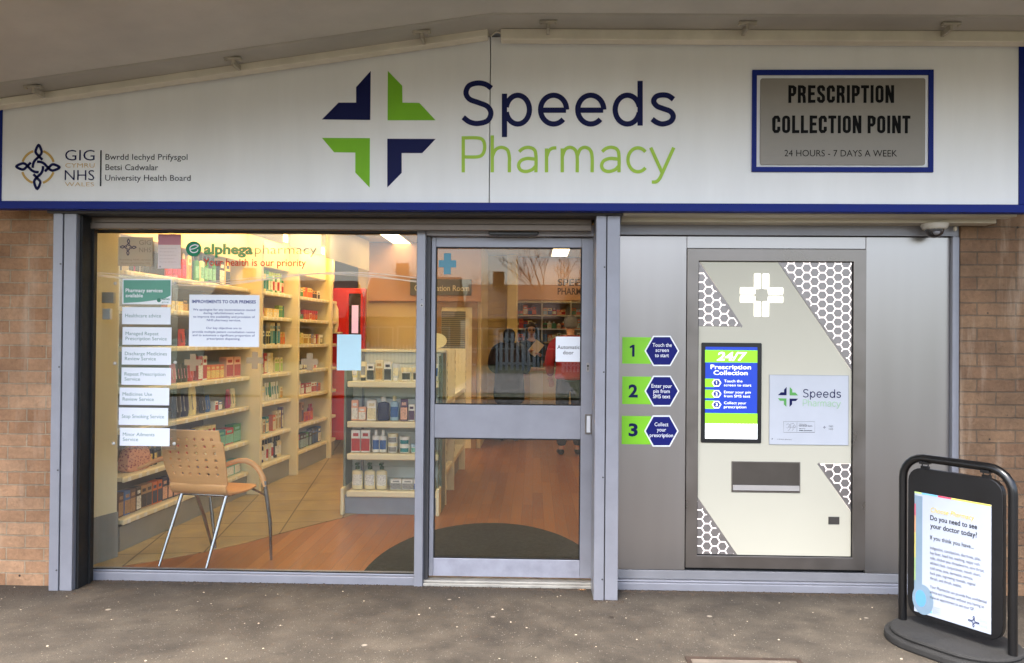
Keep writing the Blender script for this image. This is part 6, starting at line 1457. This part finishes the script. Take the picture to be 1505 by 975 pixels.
for i, (u0, u1, lab) in enumerate(((fx0_, -2.6, 'white picket fence left of the garden path'), (1.3, 9, 'white picket fence right of the garden path'))):
    t = thing('picket_fence', ((u0+u1)/2, -31, -.05), lab, 'fence', 'white picket fences')
    q = MB(); n = int((u1-u0)/.16)
    for k in range(n):
        x = u0+.16*k; q.prism([(x, 0), (x+.085, 0), (x+.085, 1.1), (x+.0425, 1.18), (x, 1.1)], -30.98, -30.95)
    q.box(u0, u1, -31.02, -30.98, .25, .34); q.box(u0, u1, -31.02, -30.98, .82, .91); q.build('picket_run', FWH, t)
    for k in range(int((u1-u0)/2.2)+1):
        q = MB(); x = u0+2.2*k; q.box(x-.05, x+.05, -31.08, -30.98, -.05, 1.25); q.build('post', FWH, t)
gt = thing('garden_gate', (-.65, -31, -.05), 'tall white slatted gate at the end of the garden path', 'gate')
q = MB()
for k in range(7): q.box(-1.55+.25*k, -1.41+.25*k, -31, -30.96, .05, 1.75)
q.box(-1.6, .1, -31.03, -31, .3, .42); q.box(-1.6, .1, -31.03, -31, 1.4, 1.52); q.build('slats', FWH, gt)
for xx in (-1.72, .15): q = MB(); q.box(xx, xx+.1, -31.08, -30.98, -.05, 1.95); q.build('post', FWH, gt)
lp_ = thing('street_lamp', (-5.4, -15, -.12), 'grey street lamp post standing beyond the road', 'street lamp')
q = MB(); q.tube([(-5.4, -15.8, -.12), (-5.4, -15.8, 5.6), (-5.4, -15.6, 5.95), (-5.4, -15.1, 6.0)], [.07, .05, .04, .035], 8); q.build('pole', ALU_D, lp_, smooth=True)
q = MB(); q.box(-5.5, -5.3, -15.1, -14.6, 5.94, 6.03); q.build('lamp_head', ALU_D, lp_, bevel=.02)
# bollards give the kerb its edge
for k, (x, lab) in enumerate(((-7.5, 'black kerb bollard at the far left of the kerb'), (5.5, 'black kerb bollard at the right of the kerb'))):
    q = MB(); q.lathe([(0, 0), (.07, 0), (.07, .8), (.055, .82), (.055, .86), (.07, .88), (.06, .96), (0, .98)], x, -7.2, 0, 16)
    tag(q.build('bollard', BLACK, smooth=True), lab, 'bollard', 'kerb bollards')

# ------------------------------------------------------------------ light, sky, camera
w = bpy.data.worlds.new('World'); sc.world = w; w.use_nodes = True; N, L = w.node_tree.nodes, w.node_tree.links
SUN_EL, SUN_AZ = radians(56), radians(205)   # direction the light comes from, measured from +y clockwise
sky = N.new('ShaderNodeTexSky'); sky.sky_type = 'NISHITA'; sky.sun_disc = False; sky.sun_elevation = SUN_EL; sky.sun_rotation = SUN_AZ
sky.air_density = 1.0; sky.dust_density = 4.0; sky.ozone_density = 1.0
hs = N.new('ShaderNodeHueSaturation'); hs.inputs['Saturation'].default_value = .85; L.new(sky.outputs[0], hs.inputs['Color'])
tn = N.new('ShaderNodeVectorMath'); tn.operation = 'MULTIPLY'; L.new(hs.outputs[0], tn.inputs[0]); tn.inputs[1].default_value = (.97, 1.0, 1.04)
L.new(tn.outputs[0], N['Background'].inputs[0]); N['Background'].inputs[1].default_value = SKY_S
ld = bpy.data.lights.new('sun', 'SUN'); ld.energy = 1.5; ld.angle = radians(20); ld.color = (1, .97, .93)
lo = bpy.data.objects.new('sun', ld); COL.objects.link(lo)
dv = Vector((sin(SUN_AZ)*cos(SUN_EL), cos(SUN_AZ)*cos(SUN_EL), sin(SUN_EL)))
lo.rotation_euler = dv.to_track_quat('Z', 'Y').to_euler(); lo.location = dv*30
cd = bpy.data.cameras.new('camera'); co = bpy.data.objects.new('camera', cd); COL.objects.link(co)
cd.sensor_fit = 'HORIZONTAL'; cd.sensor_width = 36; cd.lens = FPX/W*36; cd.clip_start = .05; cd.clip_end = 1000
co.matrix_world = Matrix(((RV.x, UV.x, -F.x, CAM.x), (RV.y, UV.y, -F.y, CAM.y), (RV.z, UV.z, -F.z, CAM.z), (0, 0, 0, 1)))
sc.camera = co
sc.view_settings.view_transform = 'Standard'; sc.view_settings.look = 'None'; sc.view_settings.gamma = 1
sc.view_settings.exposure = EXPO; sc.view_settings.use_curve_mapping = False
sc.render.engine = 'CYCLES'; sc.cycles.use_denoising = True; sc.cycles.max_bounces = 10; sc.cycles.transparent_max_bounces = 24
sc.cycles.diffuse_bounces = 5; sc.cycles.glossy_bounces = 5; sc.cycles.sample_clamp_indirect = 6; sc.cycles.caustics_reflective = False
try: sc.cycles.denoiser = 'OPENIMAGEDENOISE'; sc.cycles.denoising_prefilter = 'ACCURATE'
except Exception: pass
